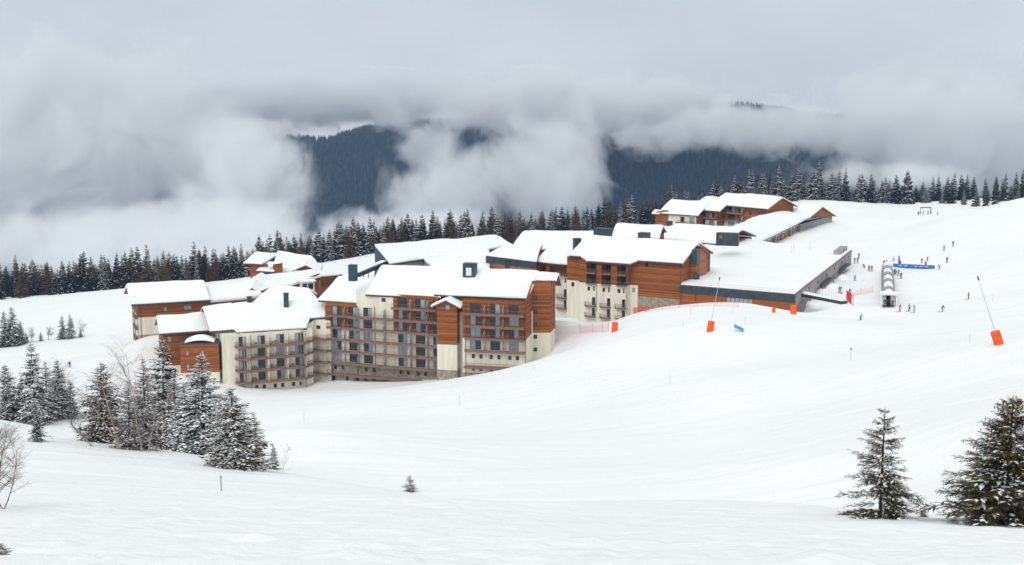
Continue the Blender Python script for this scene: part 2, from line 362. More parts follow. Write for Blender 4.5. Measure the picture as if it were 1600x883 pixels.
def window(root, fr, s0, s1, z0, z1, off=-0.18, panes=2, kind='mix', rnd=random):
    """frame with its panes, set into an opening; meshes shared between alike windows"""
    w, h = round(s1 - s0, 1), round(z1 - z0, 1); key = (w, h, panes)
    if key not in _win:
        t = 0.07; fb = MB()
        fb.box(0, w, 0, .1, 0, t); fb.box(0, w, 0, .1, h - t, h); fb.box(0, t, 0, .1, t, h - t); fb.box(w - t, w, 0, .1, t, h - t)
        for k in range(1, panes): fb.box(w * k / panes - t / 2, w * k / panes + t / 2, 0, .1, t, h - t)
        pb = MB(); pw = (w - 2 * t) / panes - (t / 2 if panes > 1 else 0)
        pb.box(0, pw, .04, .07, t, h - t)
        _win[key] = (fb.mesh('window', [M['winframe']]), {k: pb.mesh('pane', [M[k]]) for k in ('glass', 'curtain')})
    fm, pm = _win[key]; base = wloc(root)
    o = link('window', fm, root, fr.p(s0, z0, off) - base, fr.rz)
    for k in range(panes):
        kk = 'glass' if kind == 'dark' else ('curtain' if kind == 'light' else ('curtain' if rnd.random() < 0.5 else 'glass'))
        link('pane', pm[kk], o, (0.07 + k * (w - .14) / panes + (.035 if k else 0), 0, 0))
    return o
def offset_poly(poly, d):
    """plan polyline moved inwards (away from the outside normal) by d, mitred"""
    out = []
    P = [Vector((p[0], p[1])) for p in poly]
    for i, p in enumerate(P):
        ns = []
        if i > 0: t = (P[i] - P[i - 1]).normalized(); ns.append(Vector((t.y, -t.x)))
        if i < len(P) - 1: t = (P[i + 1] - P[i]).normalized(); ns.append(Vector((t.y, -t.x)))
        n = sum(ns, Vector((0, 0))).normalized(); k = n.dot(ns[0])
        out.append(p - n * (d / max(k, .4)))
    return out
def balcony(root, poly, z, depth=1.5, fascia=(0.38, 0.16), rail=0.95, snow=True):
    """continuous balcony along a plan polyline (outer edge): slab with fascia boards, child railing"""
    inner = offset_poly(poly, depth); mb = MB(); rb = MB()
    f2 = offset_poly(poly, 0.1); P = [Vector((p[0], p[1])) for p in poly]
    for i in range(len(P) - 1):
        a, b, c, d = P[i], P[i + 1], inner[i + 1], inner[i]
        e, g = f2[i + 1], f2[i]
        mb.hexa([(q.x, q.y, z - .2) for q in (g, e, c, d)] + [(q.x, q.y, z) for q in (g, e, c, d)])
        mb.hexa([(q.x, q.y, z - fascia[0]) for q in (a, b, e, g)] + [(q.x, q.y, z + fascia[1]) for q in (a, b, e, g)])
        m = (a + g) / 2; q = (b + e) / 2; Ln = (q - m).length; n = max(2, int(Ln / 0.16))
        rb.tube([(m.x, m.y, z + rail), (q.x, q.y, z + rail)], 0.03, 4)
        rb.tube([(m.x, m.y, z + rail - .38), (q.x, q.y, z + rail - .38)], 0.012, 3)
        for k in range(n + 1):
            w = m + (q - m) * (k / n); r = 0.022 if k % 8 == 0 else 0.009
            rb.box(w.x - r, w.x + r, w.y - r, w.y + r, z + fascia[1], z + rail)
    o = mb.build('balcony', M['fascia'], root)
    rb.build('railing', M['rail'], o)
    return o
def screen(root, fr, s, z, d0=-1.4, d1=-0.1, h=2.1):
    """privacy screen between two balconies, its outer top corner swept down"""
    mb = MB(); pr = [(d0, 0.02), (d1, 0.02), (d1, h * .55), (d1 - .25, h * .8), (d1 - .6, h * .95), (d1 - .9, h), (d0, h)]
    a = [fr.p(s - .03, z + q, o) for o, q in pr]; b = [fr.p(s + .03, z + q, o) for o, q in pr]; n = len(pr)
    i = len(mb.v); mb.v += [tuple(q) for q in a + b]
    mb.f.append(tuple(range(n))); mb.f.append(tuple(range(2 * n - 1, n - 1, -1))); mb.m += [0, 0]
    for k in range(n): mb.f.append((k, n + k, n + (k + 1) % n, (k + 1) % n)); mb.m.append(0)
    return mb.build('privacy_screen', M['screen'], root)
def downpipe(root, fr, s, z0, z1, off=0.1):
    mb = MB(); mb.tube([fr.p(s, z0, off), fr.p(s, z1, off)], 0.07, 6); return mb.build('downpipe', M['pipe'], root)
def snow_sheet(name, parent, P, T, nu, nv, seed, closed=(1, 1, 1, 1), lip=0.12, mat='snow_roof'):
    """P(a,b)->Vector for a,b in 0..1 (the roof surface); a snow blanket of thickness T with rounded, uneven edges"""
    top = []; Lu = (P(1, .5) - P(0, .5)).length; Lv = (P(.5, 1) - P(.5, 0)).length
    aa = np.r_[0, 0, np.clip(np.array([.12, .3, .6]) / Lu, 0, .2), np.linspace(1.0 / Lu if Lu > 4 else .25, 1 - (1.0 / Lu if Lu > 4 else .25), nu), 1 - np.clip(np.array([.6, .3, .12]) / Lu, 0, .2), 1, 1]
    bb = np.r_[0, 0, np.clip(np.array([.12, .3, .6]) / Lv, 0, .2), np.linspace(1.0 / Lv if Lv > 4 else .25, 1 - (1.0 / Lv if Lv > 4 else .25), nv), 1 - np.clip(np.array([.6, .3, .12]) / Lv, 0, .2), 1, 1]
    mb = MB(); W = len(bb); R0 = 0.55
    for i, a in enumerate(aa):
        for j, b in enumerate(bb):
            p = P(a, b)
            ds = []
            if closed[0]: ds.append(a * Lu)
            if closed[1]: ds.append((1 - a) * Lu)
            if closed[2]: ds.append(b * Lv)
            if closed[3]: ds.append((1 - b) * Lv)
            e = min(ds) if ds else 9
            k = math.sqrt(max(0, 1 - (1 - min(e / R0, 1)) ** 2))
            edge = (i == 0 or i == len(aa) - 1 or j == 0 or j == W - 1)
            nz = float(fbm(p.x / 3.5, p.y / 3.5, 3, seed)) * .3 + float(fbm(p.x / 8, p.y / 8, 2, seed + 3)) * .8
            h = -0.02 if edge else 0.05 + T * (0.25 + 0.75 * k) * (1 + .8 * nz) + nz * .25 * k
            c = P(.5, .5); w = Vector((p.x - c.x, p.y - c.y, 0))
            if not edge and e < .5 and w.length > 0: p = p + w.normalized() * (lip * (1 - e / .5) * (1 + 2.2 * nz))
            mb.v.append((p.x, p.y, p.z + max(h, -0.02)))
    for i in range(len(aa) - 1):
        for j in range(W - 1):
            mb.f.append((i * W + j, (i + 1) * W + j, (i + 1) * W + j + 1, i * W + j + 1)); mb.m.append(0)
    return mb.build(name, M[mat], parent, smooth=True)
def roof(root, A, B, C, D, T=0.5, seed=1, back=None, tiles=True, thick=0.28, nu=None, nv=10, soffit='rafter', closed=(1, 1, 1, 1)):
    """A,B front eave (left,right), C,D ridge (right,left) as 3D points; back = (right, left) back-eave points for a gable"""
    A, B, C, D = map(Vector, (A, B, C, D)); dn = Vector((0, 0, -thick)); mb = MB()
    mb.hexa([A + dn, B + dn, C + dn, D + dn, A, B, C, D])
    if back: E, F = map(Vector, back); mb.hexa([D + dn, C + dn, E + dn, F + dn, D, C, E, F])
    ro = mb.build('roof', M[soffit], root)
    if tiles:                                            # the row of pantile ends along the eave and verge trim
        tb = MB(); n = max(2, int((B - A).length / 0.62)); up = (D - A).normalized() * 0.35; t = (B - A) / n
        out = -(D - A); out.z = 0; out = out.normalized() * 0.10
        for k in range(n):
            q = A + t * k; r = t.length * .5; c = q + t * .5
            ring = [c + t.normalized() * (math.cos(w) * r * .92) + Vector((0, 0, math.sin(w) * r * .75)) for w in (math.pi, 2.36, 1.57, .785, 0)]
            for a, b in zip(ring[:-1], ring[1:]): tb.quad(a + out, b + out, b + up, a + up)
            tb.v += [tuple(x + out) for x in ring]; i = len(tb.v) - 5; tb.f.append((i, i + 1, i + 2, i + 3, i + 4)); tb.m.append(0)
        tb.hexa([A + out + Vector((0, 0, -.2)), B + out + Vector((0, 0, -.2)), B + Vector((0, 0, -.2)), A + Vector((0, 0, -.2)), A + out * 1.02 + Vector((0, 0, .03)), B + out * 1.02 + Vector((0, 0, .03)), B + Vector((0, 0, .03)), A + Vector((0, 0, .03))])
        tb.build('eave_tiles', M['tile'], ro)
    n = nu or max(6, int((B - A).length / 1.3))
    if back:
        def P(a, b):
            if b < .5: q = b * 2; x = A.lerp(B, a).lerp(D.lerp(C, a), q)
            else: q = b * 2 - 1; x = D.lerp(C, a).lerp(F.lerp(E, a), q)
            r = abs(b - .5); x = x.copy(); x.z -= max(0, .06 - r) * 4.0     # rounded over the ridge
            return x
        snow_sheet('roof_snow', ro, P, T, n, nv * 2 - 1, seed, closed)
    else:
        snow_sheet('roof_snow', ro, lambda a, b: A.lerp(B, a).lerp(D.lerp(C, a), b), T, n, nv, seed, closed)
    return ro
def gable_roof(root, fr, s0, s1, ze, zr, f_off, depth, T=0.5, seed=1, **k):
    """gable parallel to a facade: eave at f_off in front of the plane, ridge depth behind the eave, mirrored at the back"""
    A, B = fr.p(s0, ze, f_off), fr.p(s1, ze, f_off); D, C = fr.p(s0, zr, f_off - depth), fr.p(s1, zr, f_off - depth)
    E, F = fr.p(s1, ze, f_off - 2 * depth), fr.p(s0, ze, f_off - 2 * depth)
    return roof(root, A, B, C, D, T, seed, back=(E, F), **k)
def gable_end(root, name, mat, fr, s, z0, ze, zr, o_front, o_back):
    """triangular-topped end wall across the building at along-position s"""
    mb = MB(); m = (o_front + o_back) / 2
    a, b = fr.p(s, z0, o_front), fr.p(s, z0, o_back); c, d, e = fr.p(s, ze, o_back), fr.p(s, zr, m), fr.p(s, ze, o_front)
    i = len(mb.v); mb.v += [tuple(x) for x in (a, b, c, d, e)]; mb.f.append((i, i + 1, i + 2, i + 3, i + 4)); mb.m.append(0)
    return mb.build(name, mat, root)
def chimney(root, p, w, d, h, rz=0.3, name='chimney', cap=True):
    """sheet-metal flue box with a projecting cap and a snow cushion"""
    mb = MB(); mb.box(-w / 2, w / 2, -d / 2, d / 2, -1.5, h)
    if cap: mb.box(-w / 2 - .08, w / 2 + .08, -d / 2 - .08, d / 2 + .08, h + .003, h + .14)
    me = mb.mesh(name, [M['slate']]); o = link(name, me, root, Vector(p) - wloc(root), rz)
    return o
def core(root, plan, z0, z1, mat, name='wall'):
    mb = MB(); mb.prism(plan, z0, z1); return mb.build(name, mat, root)
# ------------------------------------------------------------------ apartment block with the timber tower (centre)
LV = [18.6 - 2.8 * k for k in range(0, 8)]               # balcony levels S1..S8: 18.6, 15.8, 13.0, 10.2, 7.4, 4.6, 1.8, -1.0
rb = random.Random(3)
p0 = PZ(508.3, 493.0, LV[1]); p1 = PZ(684, 504.6, LV[1]); F1 = Fr(p0, p1)
q0 = PZ(726.6, 490.6, LV[0]); q1 = PZ(820.5, 494.4, LV[0]); F2 = Fr(q0, q1)
B = thing('apartment_block', 'largest apartment block with timber tower, seven balcony rows and snowy roof', 'building', F1.p(F1.len / 2, 0.0, -4))
WD = 1.5                                                 # balcony depth: the wall plane lies this far behind the balcony fronts
W1 = F1.sub(0, F1.len, -WD); W2 = F2.sub(0, F2.len, -WD)
def S1(u, v=520): return F1.at(u, v)[0]
def S1w(u, v=520): return W1.at(u, v)[0]
def S2w(u, v=520): return W2.at(u, v)[0]
Z0 = -4.0
# wall zones of the long front (each a plane with real openings)
uw = [(519.4, 533.6), (545.3, 557.8), (568.0, 582.2), (622.0, 636.4), (649.4, 664.4), (676.8, 684.0)]   # french windows, columns
small = [(521, 525.5), (533, 537.5), (569, 573.5), (581, 585.5), (623.5, 628), (635, 639.5), (650, 654.5), (662, 666.5)]
sA, sB, sC, sE = S1w(508.7), S1w(558), S1w(615), S1w(684.5, 530)
sStone = S1w(514)
def rows_for(col):                                        # floors on which a window column appears: floor k lies between LV[k] and LV[k-1]
    return range(1, 6) if col < 3 else range(0, 6)
holes = []; wins = []
for c, (a, b) in enumerate(uw):
    s0, s1 = S1w(a), S1w(b)
    for k in rows_for(c):
        if c == 2 and k == 0: continue
        holes.append((s0, s1, LV[k] + .05, LV[k] + 2.2)); wins.append((s0, s1, LV[k] + .05, LV[k] + 2.2, 2))
for a, b in small:
    s0 = S1w(a); holes.append((s0, s0 + .75, LV[6] + .9, LV[6] + 1.9)); wins.append((s0, s0 + .75, LV[6] + .9, LV[6] + 1.9, 1))
for a in (519, 540, 556, 569, 581, 600):
    s0 = S1w(a, 600); holes.append((s0, s0 + .9, LV[7] + .6, LV[7] + 2.2)); wins.append((s0, s0 + .9, LV[7] + .6, LV[7] + 2.2, 1))
s0 = S1w(596.5); holes.append((s0, s0 + 1.1, LV[0] + 1.0, LV[0] + 1.9)); wins.append((s0, s0 + 1.1, LV[0] + 1.0, LV[0] + 1.9, 1))
wall(B, 'timber_cladding', M['wood'], W1, sA, sB, LV[2], LV[0] + .3, holes)
wall(B, 'timber_cladding', M['wood'], W1, sC, sE, LV[2], LV[0] + 3.0, holes)
wall(B, 'render_wall', M['cream'], W1, sB, sC, LV[5] - .2, LV[0] + 3.0, holes)
wall(B, 'render_wall', M['cream'], W1, sA, sB, LV[5] - .2, LV[2], holes)
wall(B, 'render_wall', M['cream'], W1, sC, sE, LV[5] - .2, LV[2], holes)
wall(B, 'stone_base', M['stone'], W1, sA, sE, Z0, LV[5] - .2, holes)
for a, b, c, d, n in wins: window(B, W1, a, b, c, d, panes=n, rnd=rb, kind='dark' if n == 1 else 'mix')
# balconies: rows 2-7 run the whole front, stepping forward after the first bay; the top row only serves the taller half
sJ = F1.at(543.5, 500)[0]
for k in range(1, 8):
    balcony(B, [F1.p(-.1, 0, -.5), F1.p(sJ, 0, -.5)], LV[k], WD - .5)
    balcony(B, [F1.p(sJ + .01, 0, 0), F1.p(F1.len + .3, 0, 0)], LV[k], WD)
balcony(B, [F1.p(F1.at(610.5, 483)[0], 0, 0), F1.p(F1.len + .3, 0, 0)], LV[0], WD)
for k in range(0, 6):
    for u in (537.5, 559.5, 600.8, 641.5, 668):
        if k == 0 and u < 610: continue
        screen(B, F1, F1.at(u, 520, -.7)[0], LV[k], d1=-.1 if u > 543 else -.6)
for u in (586, 558.6): downpipe(B, W1, S1w(u), LV[7], LV[1] + 2.6)
# tower: a timber box that stands forward of the balconies, cream below, stone foot
tw_z = 13.15 - 2.2
TA = F1.p(F1.len + .15, 0, 0.9)
TF = Fr(TA, (TA + Vector((*(F2.t * 4.75), 0)))) 
zt_c, zt_s = TF.at(700, 537.6)[1], TF.at(700, 578.6)[1]
TD = 4.2
TFs = Fr(TF.p(TF.len, 0), TF.p(TF.len, 0, -TD)); TFl = Fr(TF.p(0, 0, -TD), TF.p(0, 0))
ze_t = TF.at(717, 477)[1]; zr_t = TF.at(698, 469)[1]
ws = TF.at(695.3, 481, 0)
hT = [(ws[0], ws[0] + 1.15, ws[1] - .5, ws[1] + .75)]
for fr_, hh in ((TF, hT), (TFs, []), (TFl, [])):
    wall(B, 'timber_cladding', M['wood'], fr_, 0, fr_.len, zt_c, ze_t + (0 if fr_ is TF else .3), hh)
    wall(B, 'render_wall', M['cream'], fr_, 0, fr_.len, zt_s, zt_c, [], off=-.04)
    wall(B, 'stone_base', M['stone'], fr_, 0, fr_.len, Z0, zt_s, [], off=.05)
window(B, TF, *hT[0], panes=1, kind='light')
mb = MB(); mb.tri(TF.p(0, ze_t), TF.p(TF.len, ze_t), TF.p(TF.len / 2, zr_t)); mb.build('gable', M['wood'], B)
mb = MB(); fbox(mb, TF, -.02, TF.len + .02, .03, -.02, zt_c - .12, zt_c + .1); fbox(mb, TF, -.02, TF.len + .02, .03, -.02, LV[0] - .3, LV[0] - .18); mb.build('trim_board', M['fascia'], B)
mc = TF.len / 2; ov = 1.1
for sgn, nm in ((-1, 'l'), (1, 'r')):
    e0 = TF.p(mc + sgn * (mc + ov), ze_t - .42 * ov, .9); r0 = TF.p(mc, zr_t + .12, .9)
    e1 = TF.p(mc + sgn * (mc + ov), ze_t - .42 * ov, -9.0); r1 = TF.p(mc, zr_t + .12, -9.0)
    if sgn < 0: roof(B, e1, e0, r0, r1, .35, 11, tiles=False, nu=8, nv=6, closed=(0, 1, 1, 0))
    else: roof(B, e0, e1, r1, r0, .35, 12, tiles=False, nu=8, nv=6, closed=(1, 0, 1, 0))
# right-hand part of the front
cols2 = [(734.5, 751.5), (766.0, 781.2), (795.0, 810.5)]
h2 = []; w2 = []
for a, b in cols2:
    s0, s1 = S2w(a), S2w(b)
    for k in range(0, 4): h2.append((s0, s1, LV[k] + .05, LV[k] + 2.25)); w2.append((s0, s1, LV[k] + .05, LV[k] + 2.25, 2))
for u in (737, 749, 765, 777, 794, 806):
    s0 = S2w(u, 556); h2.append((s0, s0 + .75, LV[4] + .75, LV[4] + 1.75)); w2.append((s0, s0 + .75, LV[4] + .75, LV[4] + 1.75, 1))
    s0 = S2w(u, 575); h2.append((s0, s0 + .75, LV[5] + .7, LV[5] + 1.8)); w2.append((s0, s0 + .75, LV[5] + .7, LV[5] + 1.8, 1))
eL, eR = -1.0, F2.len
wall(B, 'timber_cladding', M['wood'], W2, eL, eR, LV[2] - .2, 21.9, h2)
wall(B, 'render_wall', M['cream'], W2, eL, eR, LV[4] + .2 - 2.8, LV[2] - .2, h2)
wall(B, 'stone_base', M['stone'], W2, eL, eR, Z0, LV[4] + .2 - 2.8, h2)
for a, b, c, d, n in w2: window(B, W2, a, b, c, d, panes=n, rnd=rb, kind='dark' if n == 1 else 'mix')
for k in range(0, 4): balcony(B, [F2.p(-.3, 0, -.3), F2.p(2.2, 0, -.3), F2.p(3.2, 0, 0), F2.p(F2.len - .25, 0, 0)], LV[k], WD - .05)
balcony(B, [F2.p(-.3, 0, .5), F2.p(F2.len - 2, 0, .5)], LV[5] + 1.9, WD + .5)
for k in range(0, 4):
    for u in (757.0, 786.3): screen(B, F2, F2.at(u, 520, -.7)[0], LV[k])
downpipe(B, W2, S2w(727.5), LV[6], LV[0] + 2.6, .2)
# right end: three wall planes stepping back
e0 = W2.p(eR, 0); e0 = F2.p(F2.len, 0, -WD + .0)
P1e = PZ(821.5, 530.3, 13.1); P1e = F2.p(F2.len, 0, -.05)
P2e = PZ(832, 520.0, 13.1); P3e = PZ(859.8, 520.0, 13.1); P4e = PZ(867.5, 512.0, 13.1)
for i, (a, b) in enumerate(((P1e, P2e), (P2e, P3e), (P3e, P4e))):
    fe = Fr(a, b); hh = []
    top = 22.0 if i == 0 else 25.2
    if i == 1:
        for k in range(5):
            s_, z_ = fe.at(833.5, 466.3 + 20.0 * k); hh.append((s_, s_ + .85, z_ - .5, z_ + .5))
    wall(B, 'timber_cladding', M['wood'], fe, 0, fe.len, 13.1, top, hh)
    wall(B, 'render_wall', M['cream'], fe, 0, fe.len, 3.0, 13.1, hh)
    for h_ in hh: window(B, fe, *h_, panes=1, kind='dark')
    mb = MB(); fbox(mb, fe, 0, fe.len, .03, -.02, 18.55, 18.7); mb.build('trim_board', M['fascia'], B)
    if i == 0:
        mb = MB(); mb.tri(fe.p(0, 22.0), fe.p(fe.len, 22.0), fe.p(fe.len, 25.4)); mb.build('gable', M['wood'], B)
downpipe(B, Fr(P1e, P2e), .1, 4, 21.8, .1)
# roofs: lower roof over the left bay, main roof over both fronts, upper strip over the stepped-back end
RF = Fr(PZ(571, 461.0, 21.1), PZ(824.5, 469.6, 21.5))
rl = RF.len; zr = 26.3
gable_roof(B, RF, 0, rl * .47, 21.1, zr, 0, 11.0, .55, 21)
gable_roof(B, RF, rl * .43, rl, 21.75, zr + .02, -.15, 10.85, .55, 22, closed=(0, 1, 1, 1))
A_, B_ = RF.p(rl, 24.9, -7.4), RF.p(rl + 4.9, 24.9, -7.4)
roof(B, A_, B_, RF.p(rl + 4.6, zr, -11), RF.p(rl, zr, -11), .22, 23, back=(RF.p(rl + 3.0, 22, -21), RF.p(rl, 22, -21)), nu=8, nv=5)
LF = Fr(PZ(497.5, 470.0, 18.5), PZ(584, 476.2, 18.5))
gable_roof(B, LF, 0, LF.len, 18.5, 22.9, 0, 10.0, .55, 24)
# hidden back volume so that the block is closed
bk = [W1.p(sA, 0), W1.p(sE, 0), W2.p(eR, 0), P2e, P3e, P4e, RF.p(rl + 4, 0, -20), RF.p(-6, 0, -20)]
core(B, [W1.p(sA, 0, -.6), W1.p(sE, 0, -.6), W2.p(eR - .3, 0, -.6), RF.p(rl - .2, 0, -9), RF.p(rl - .2, 0, -20), RF.p(-8, 0, -20)], Z0, 18.2, M['cream'], 'rear_wall')
core(B, [RF.p(1, 0, -3.5), RF.p(rl - .5, 0, -3.5), RF.p(rl - .5, 0, -18), RF.p(1, 0, -18)], 18.25, 21.3, M['wood'], 'attic_wall')
for (a, b) in ((P3e, P4e),):
    fe = Fr(b, Vector((0.0285 * 343, 343, 0))); wall(B, 'timber_cladding', M['wood'], fe, 0, fe.len, 3, 22, [])
chimney(B, PD(734.5, 432, 325), 2.9, 2.2, 3.0, RF.rz, 'ventilation_box')
mb = MB(); c = PD(734.5, 432, 325); fr_ = Fr((c.x - 3, c.y), (c.x + 3, c.y)); 
mb.box(-.65, .65, -1.16, -1.11, .35, 2.2); o = link('louvre', mb.mesh('louvre', [M['white']]), B, c - wloc(B), RF.rz)
chimney(B, PD(551.5, 429, 328), 1.7, 1.5, 2.2, LF.rz)

# ------------------------------------------------------------------ cream apartment wing with four balcony rows (west)
A = thing('apartment_block', 'cream apartment wing with four curved balcony rows and turret under snow dome', 'building', PZ(430, 600, 0.0))
za = LV[3]
Qp = [PZ(356.6, 539.2, za), PZ(378, 543.3, za), PZ(476, 535.8, za), PZ(495.5, 529.4, za), PZ(511, 531.0, za)]
Qp = [Vector((p.x, p.y)) for p in Qp]
wp = offset_poly(Qp, 1.5)
for k in range(3, 8): balcony(A, Qp, LV[k], 1.5)
seg = [Fr(a, b) for a, b in zip(wp[:-1], wp[1:])]
mainF = seg[1]; outF = Fr(Qp[1], Qp[2])
hA = []; wA = []
for a, b in ((373.8, 384.6), (402.5, 414.5), (432, 444.5), (461, 474)):
    for k in range(3, 7):
        s0, s1 = mainF.at(a, 545)[0], mainF.at(b, 545)[0]; hA.append((s0, s1, LV[k] + .05, LV[k] + 2.2)); wA.append((s0, s1, LV[k] + .05, LV[k] + 2.2, 2))
for u in (398.7, 410.5, 427.8, 439.4, 456.5, 468.0):
    s0 = mainF.at(u, 603)[0]; hA.append((s0, s0 + .75, LV[7] + .8, LV[7] + 1.8)); wA.append((s0, s0 + .75, LV[7] + .8, LV[7] + 1.8, 1))
for i, f_ in enumerate(seg):
    top = 13.2 if i < 2 else (13.0 if i == 2 else 14.5)
    hh = hA if i == 1 else []
    if i == 2: hh = [(1.0, 1.8, LV[7] + .8, LV[7] + 1.8)]
    if i == 3: hh = [(.3, 1.5, LV[3] + 2.0, LV[3] + 2.9)]
    wall(A, 'render_wall', M['cream'], f_, 0, f_.len, -5, top, hh)
    if i == 2:
        mb = MB(); mb.quad(f_.p(0, 13.0), f_.p(f_.len, 13.0), f_.p(f_.len, 14.5), f_.p(0, 13.05)); mb.build('render_wall', M['cream'], A)
    if i > 1:
        for h_ in hh: window(A, f_, *h_, panes=1, kind='dark')
for a, b, c, d, n in wA: window(A, mainF, a, b, c, d, panes=n, rnd=rb, kind='dark' if n == 1 else 'mix')
for k in range(3, 7):
    for u in (389.5, 417.5, 447.5, 476):
        s0 = mainF.at(u, 545)[0]; mb = MB(); fbox(mb, mainF, s0 - .12, s0 + .12, .02, 1.25, LV[k] + .02, LV[k] + 2.42); mb.build('partition_wall', M['cream'], A)
for u in (391.5, 477.5): downpipe(A, outF, outF.at(u, 545)[0], -1, 13.0, .06)
fl = Fr(PZ(341.5, 519, 13.2), Vector((*wp[0], 13.2)))    # plain wall left of the balconies
hl = [(fl.len * .62, fl.len * .62 + 1.3, 11.9, 12.8)]
wall(A, 'render_wall', M['cream'], fl, 0, fl.len, -5, 13.35, hl); window(A, fl, *hl[0], panes=2, kind='dark')
downpipe(A, fl, .1, -1, 13, .08)
RA = Fr(PZ(371, 520.6, 13.1), PZ(478.5, 513.6, 13.1))
gable_roof(A, RA, 0, RA.len, 13.1, 18.0, 0, 10.0, .6, 31, closed=(0, 0, 1, 1))
# clipped roof ends running back on either side of the main eave
roof(A, RA.p(-6.0, 13.5, -1.4), RA.p(.4, 13.6, -1.4), RA.p(.4, 18.0, -10), RA.p(-6.4, 18.0, -10), .6, 32, back=(RA.p(.4, 13.1, -20), RA.p(-6.2, 13.1, -20)), closed=(1, 0, 1, 1), nu=6)
roof(A, RA.p(RA.len - .4, 14.75, -3.4), RA.p(RA.len + 5.8, 14.75, -3.4), RA.p(RA.len + 6.0, 18.0, -10), RA.p(RA.len - .4, 18.0, -10), .6, 33, back=(RA.p(RA.len + 5, 13.1, -20), RA.p(RA.len - .4, 13.1, -20)), closed=(0, 1, 1, 1), nu=6)
for s_, sg in ((0, -1), (RA.len, 1)):                     # sloping verge boards between the two eave heights
    mb = MB(); mb.hexa([RA.p(s_ - .1, 12.85, 0), RA.p(s_ + .1, 12.85, 0), RA.p(s_ + sg * 1.3 + .1, 14.4, -3.4), RA.p(s_ + sg * 1.3 - .1, 14.4, -3.4), RA.p(s_ - .1, 13.1, .05), RA.p(s_ + .1, 13.1, .05), RA.p(s_ + sg * 1.3 + .1, 14.7, -3.4), RA.p(s_ + sg * 1.3 - .1, 14.7, -3.4)]); mb.build('verge_board', M['tile'], A)
    mb = MB(); a = RA.p(s_, 13.1, -.02); b = RA.p(s_ + sg * 1.6, 14.7, -3.4)
    def Pq(x, y, a=a, b=b, s_=s_, sg=sg): 
        f0 = a.lerp(b, x); bk_ = RA.p(s_ - sg * 1.5, 15.2, -4.2)
        return f0.lerp(bk_, y)
    snow_sheet('roof_snow', A, Pq, .5, 6, 5, 34 + (sg > 0), (0, 0, 1, 0))
core(A, [mainF.p(-5, 0, -.8), mainF.p(mainF.len + 3, 0, -.8), mainF.p(mainF.len + 3, 0, -17), mainF.p(-5, 0, -17)], -4, 13.0, M['cream'], 'rear_wall')
chimney(A, PD(390.5, 478, 329), 1.15, 1.1, 2.1, .1); chimney(A, PD(447.3, 473, 330), 1.15, 1.1, 2.2, .1)
# higher roof behind the wing
RB = Fr(PD(385, 478, 338), PD(505, 478, 342))
roof(A, RB.p(0, 15.2, 0), RB.p(RB.len, 15.2, 0), RB.p(RB.len * .85, 18.2, -9), RB.p(RB.len * .36, 19.0, -10), .6, 36, tiles=False, back=(RB.p(RB.len, 15, -19), RB.p(0, 15, -19)))
core(A, [RB.p(1, 0, -1), RB.p(RB.len - 1, 0, -1), RB.p(RB.len - 1, 0, -16), RB.p(1, 0, -16)], 2, 14.9, M['wood'], 'rear_wall')
# lower roof and the timber turret at the west end
R2 = Fr(PZ(249.3, 522.3, 12.8), PZ(331, 517.3, 12.8))
gable_roof(A, R2, 0, R2.len, 12.8, 15.9, 0, 6.5, .6, 37)
w2f = R2.sub(.8, R2.len, -1.0)
hw = [(1.0, 2.0, 10.6, 11.9)]
wall(A, 'timber_cladding', M['wood'], w2f, 0, w2f.len, 5, 12.9, hw); window(A, w2f, *hw[0], panes=1)
wall(A, 'render_wall', M['cream'], w2f, 0, w2f.len, -4, 5, [])
fe = Fr(w2f.p(0, 0, -11), w2f.p(0, 0)); wall(A, 'timber_cladding', M['wood'], fe, 0, fe.len, 5, 13.0, []); wall(A, 'render_wall', M['cream'], fe, 0, fe.len, -4, 5, [])
TT = Fr(PZ(281, 538.5, 11.2), PZ(341.5, 537.0, 11.2)); hT = []
for u, v in ((292.5, 552.7), (316, 551), (293.5, 572.5)):
    s_, z_ = TT.at(u, v); hT.append((s_ - .35, s_ + .35, z_ - .55, z_ + .55))
hc = []
for u, v in ((293.5, 590), (294, 611)):
    s_, z_ = TT.at(u, v); hc.append((s_ - .45, s_ + .45, z_ - .7, z_ + .7))
zc = TT.at(320, 582)[1]
TTr = Fr(TT.p(TT.len, 0), TT.p(TT.len, 0, -5)); TTl = Fr(TT.p(0, 0, -5), TT.p(0, 0))
for f_, h_ in ((TT, hT + hc), (TTr, []), (TTl, [])):
    wall(A, 'timber_cladding', M['wood'], f_, 0, f_.len, zc, 11.2, h_); wall(A, 'render_wall', M['cream'], f_, 0, f_.len, -4, zc, h_)
for h_ in hT + hc: window(A, TT, *h_, panes=1, kind='light')
mb = MB(); mb.prism([TT.p(-.12, 0, .12), TT.p(TT.len + .12, 0, .12), TT.p(TT.len + .12, 0, -5), TT.p(-.12, 0, -5)], 11.2, 11.42); tr = mb.build('flat_roof', M['slate'], A)
def Pd(x, y):
    q = TT.p(TT.len * (.12 + .76 * x), 11.43, -.5 - 4.0 * y); r = max(0, 1 - ((x - .5) * 2) ** 2); q.z += 1.15 * r * max(0, 1 - ((y - .5) * 1.8) ** 2) ** .5; return q
snow_sheet('roof_snow', tr, Pd, .35, 10, 8, 38)
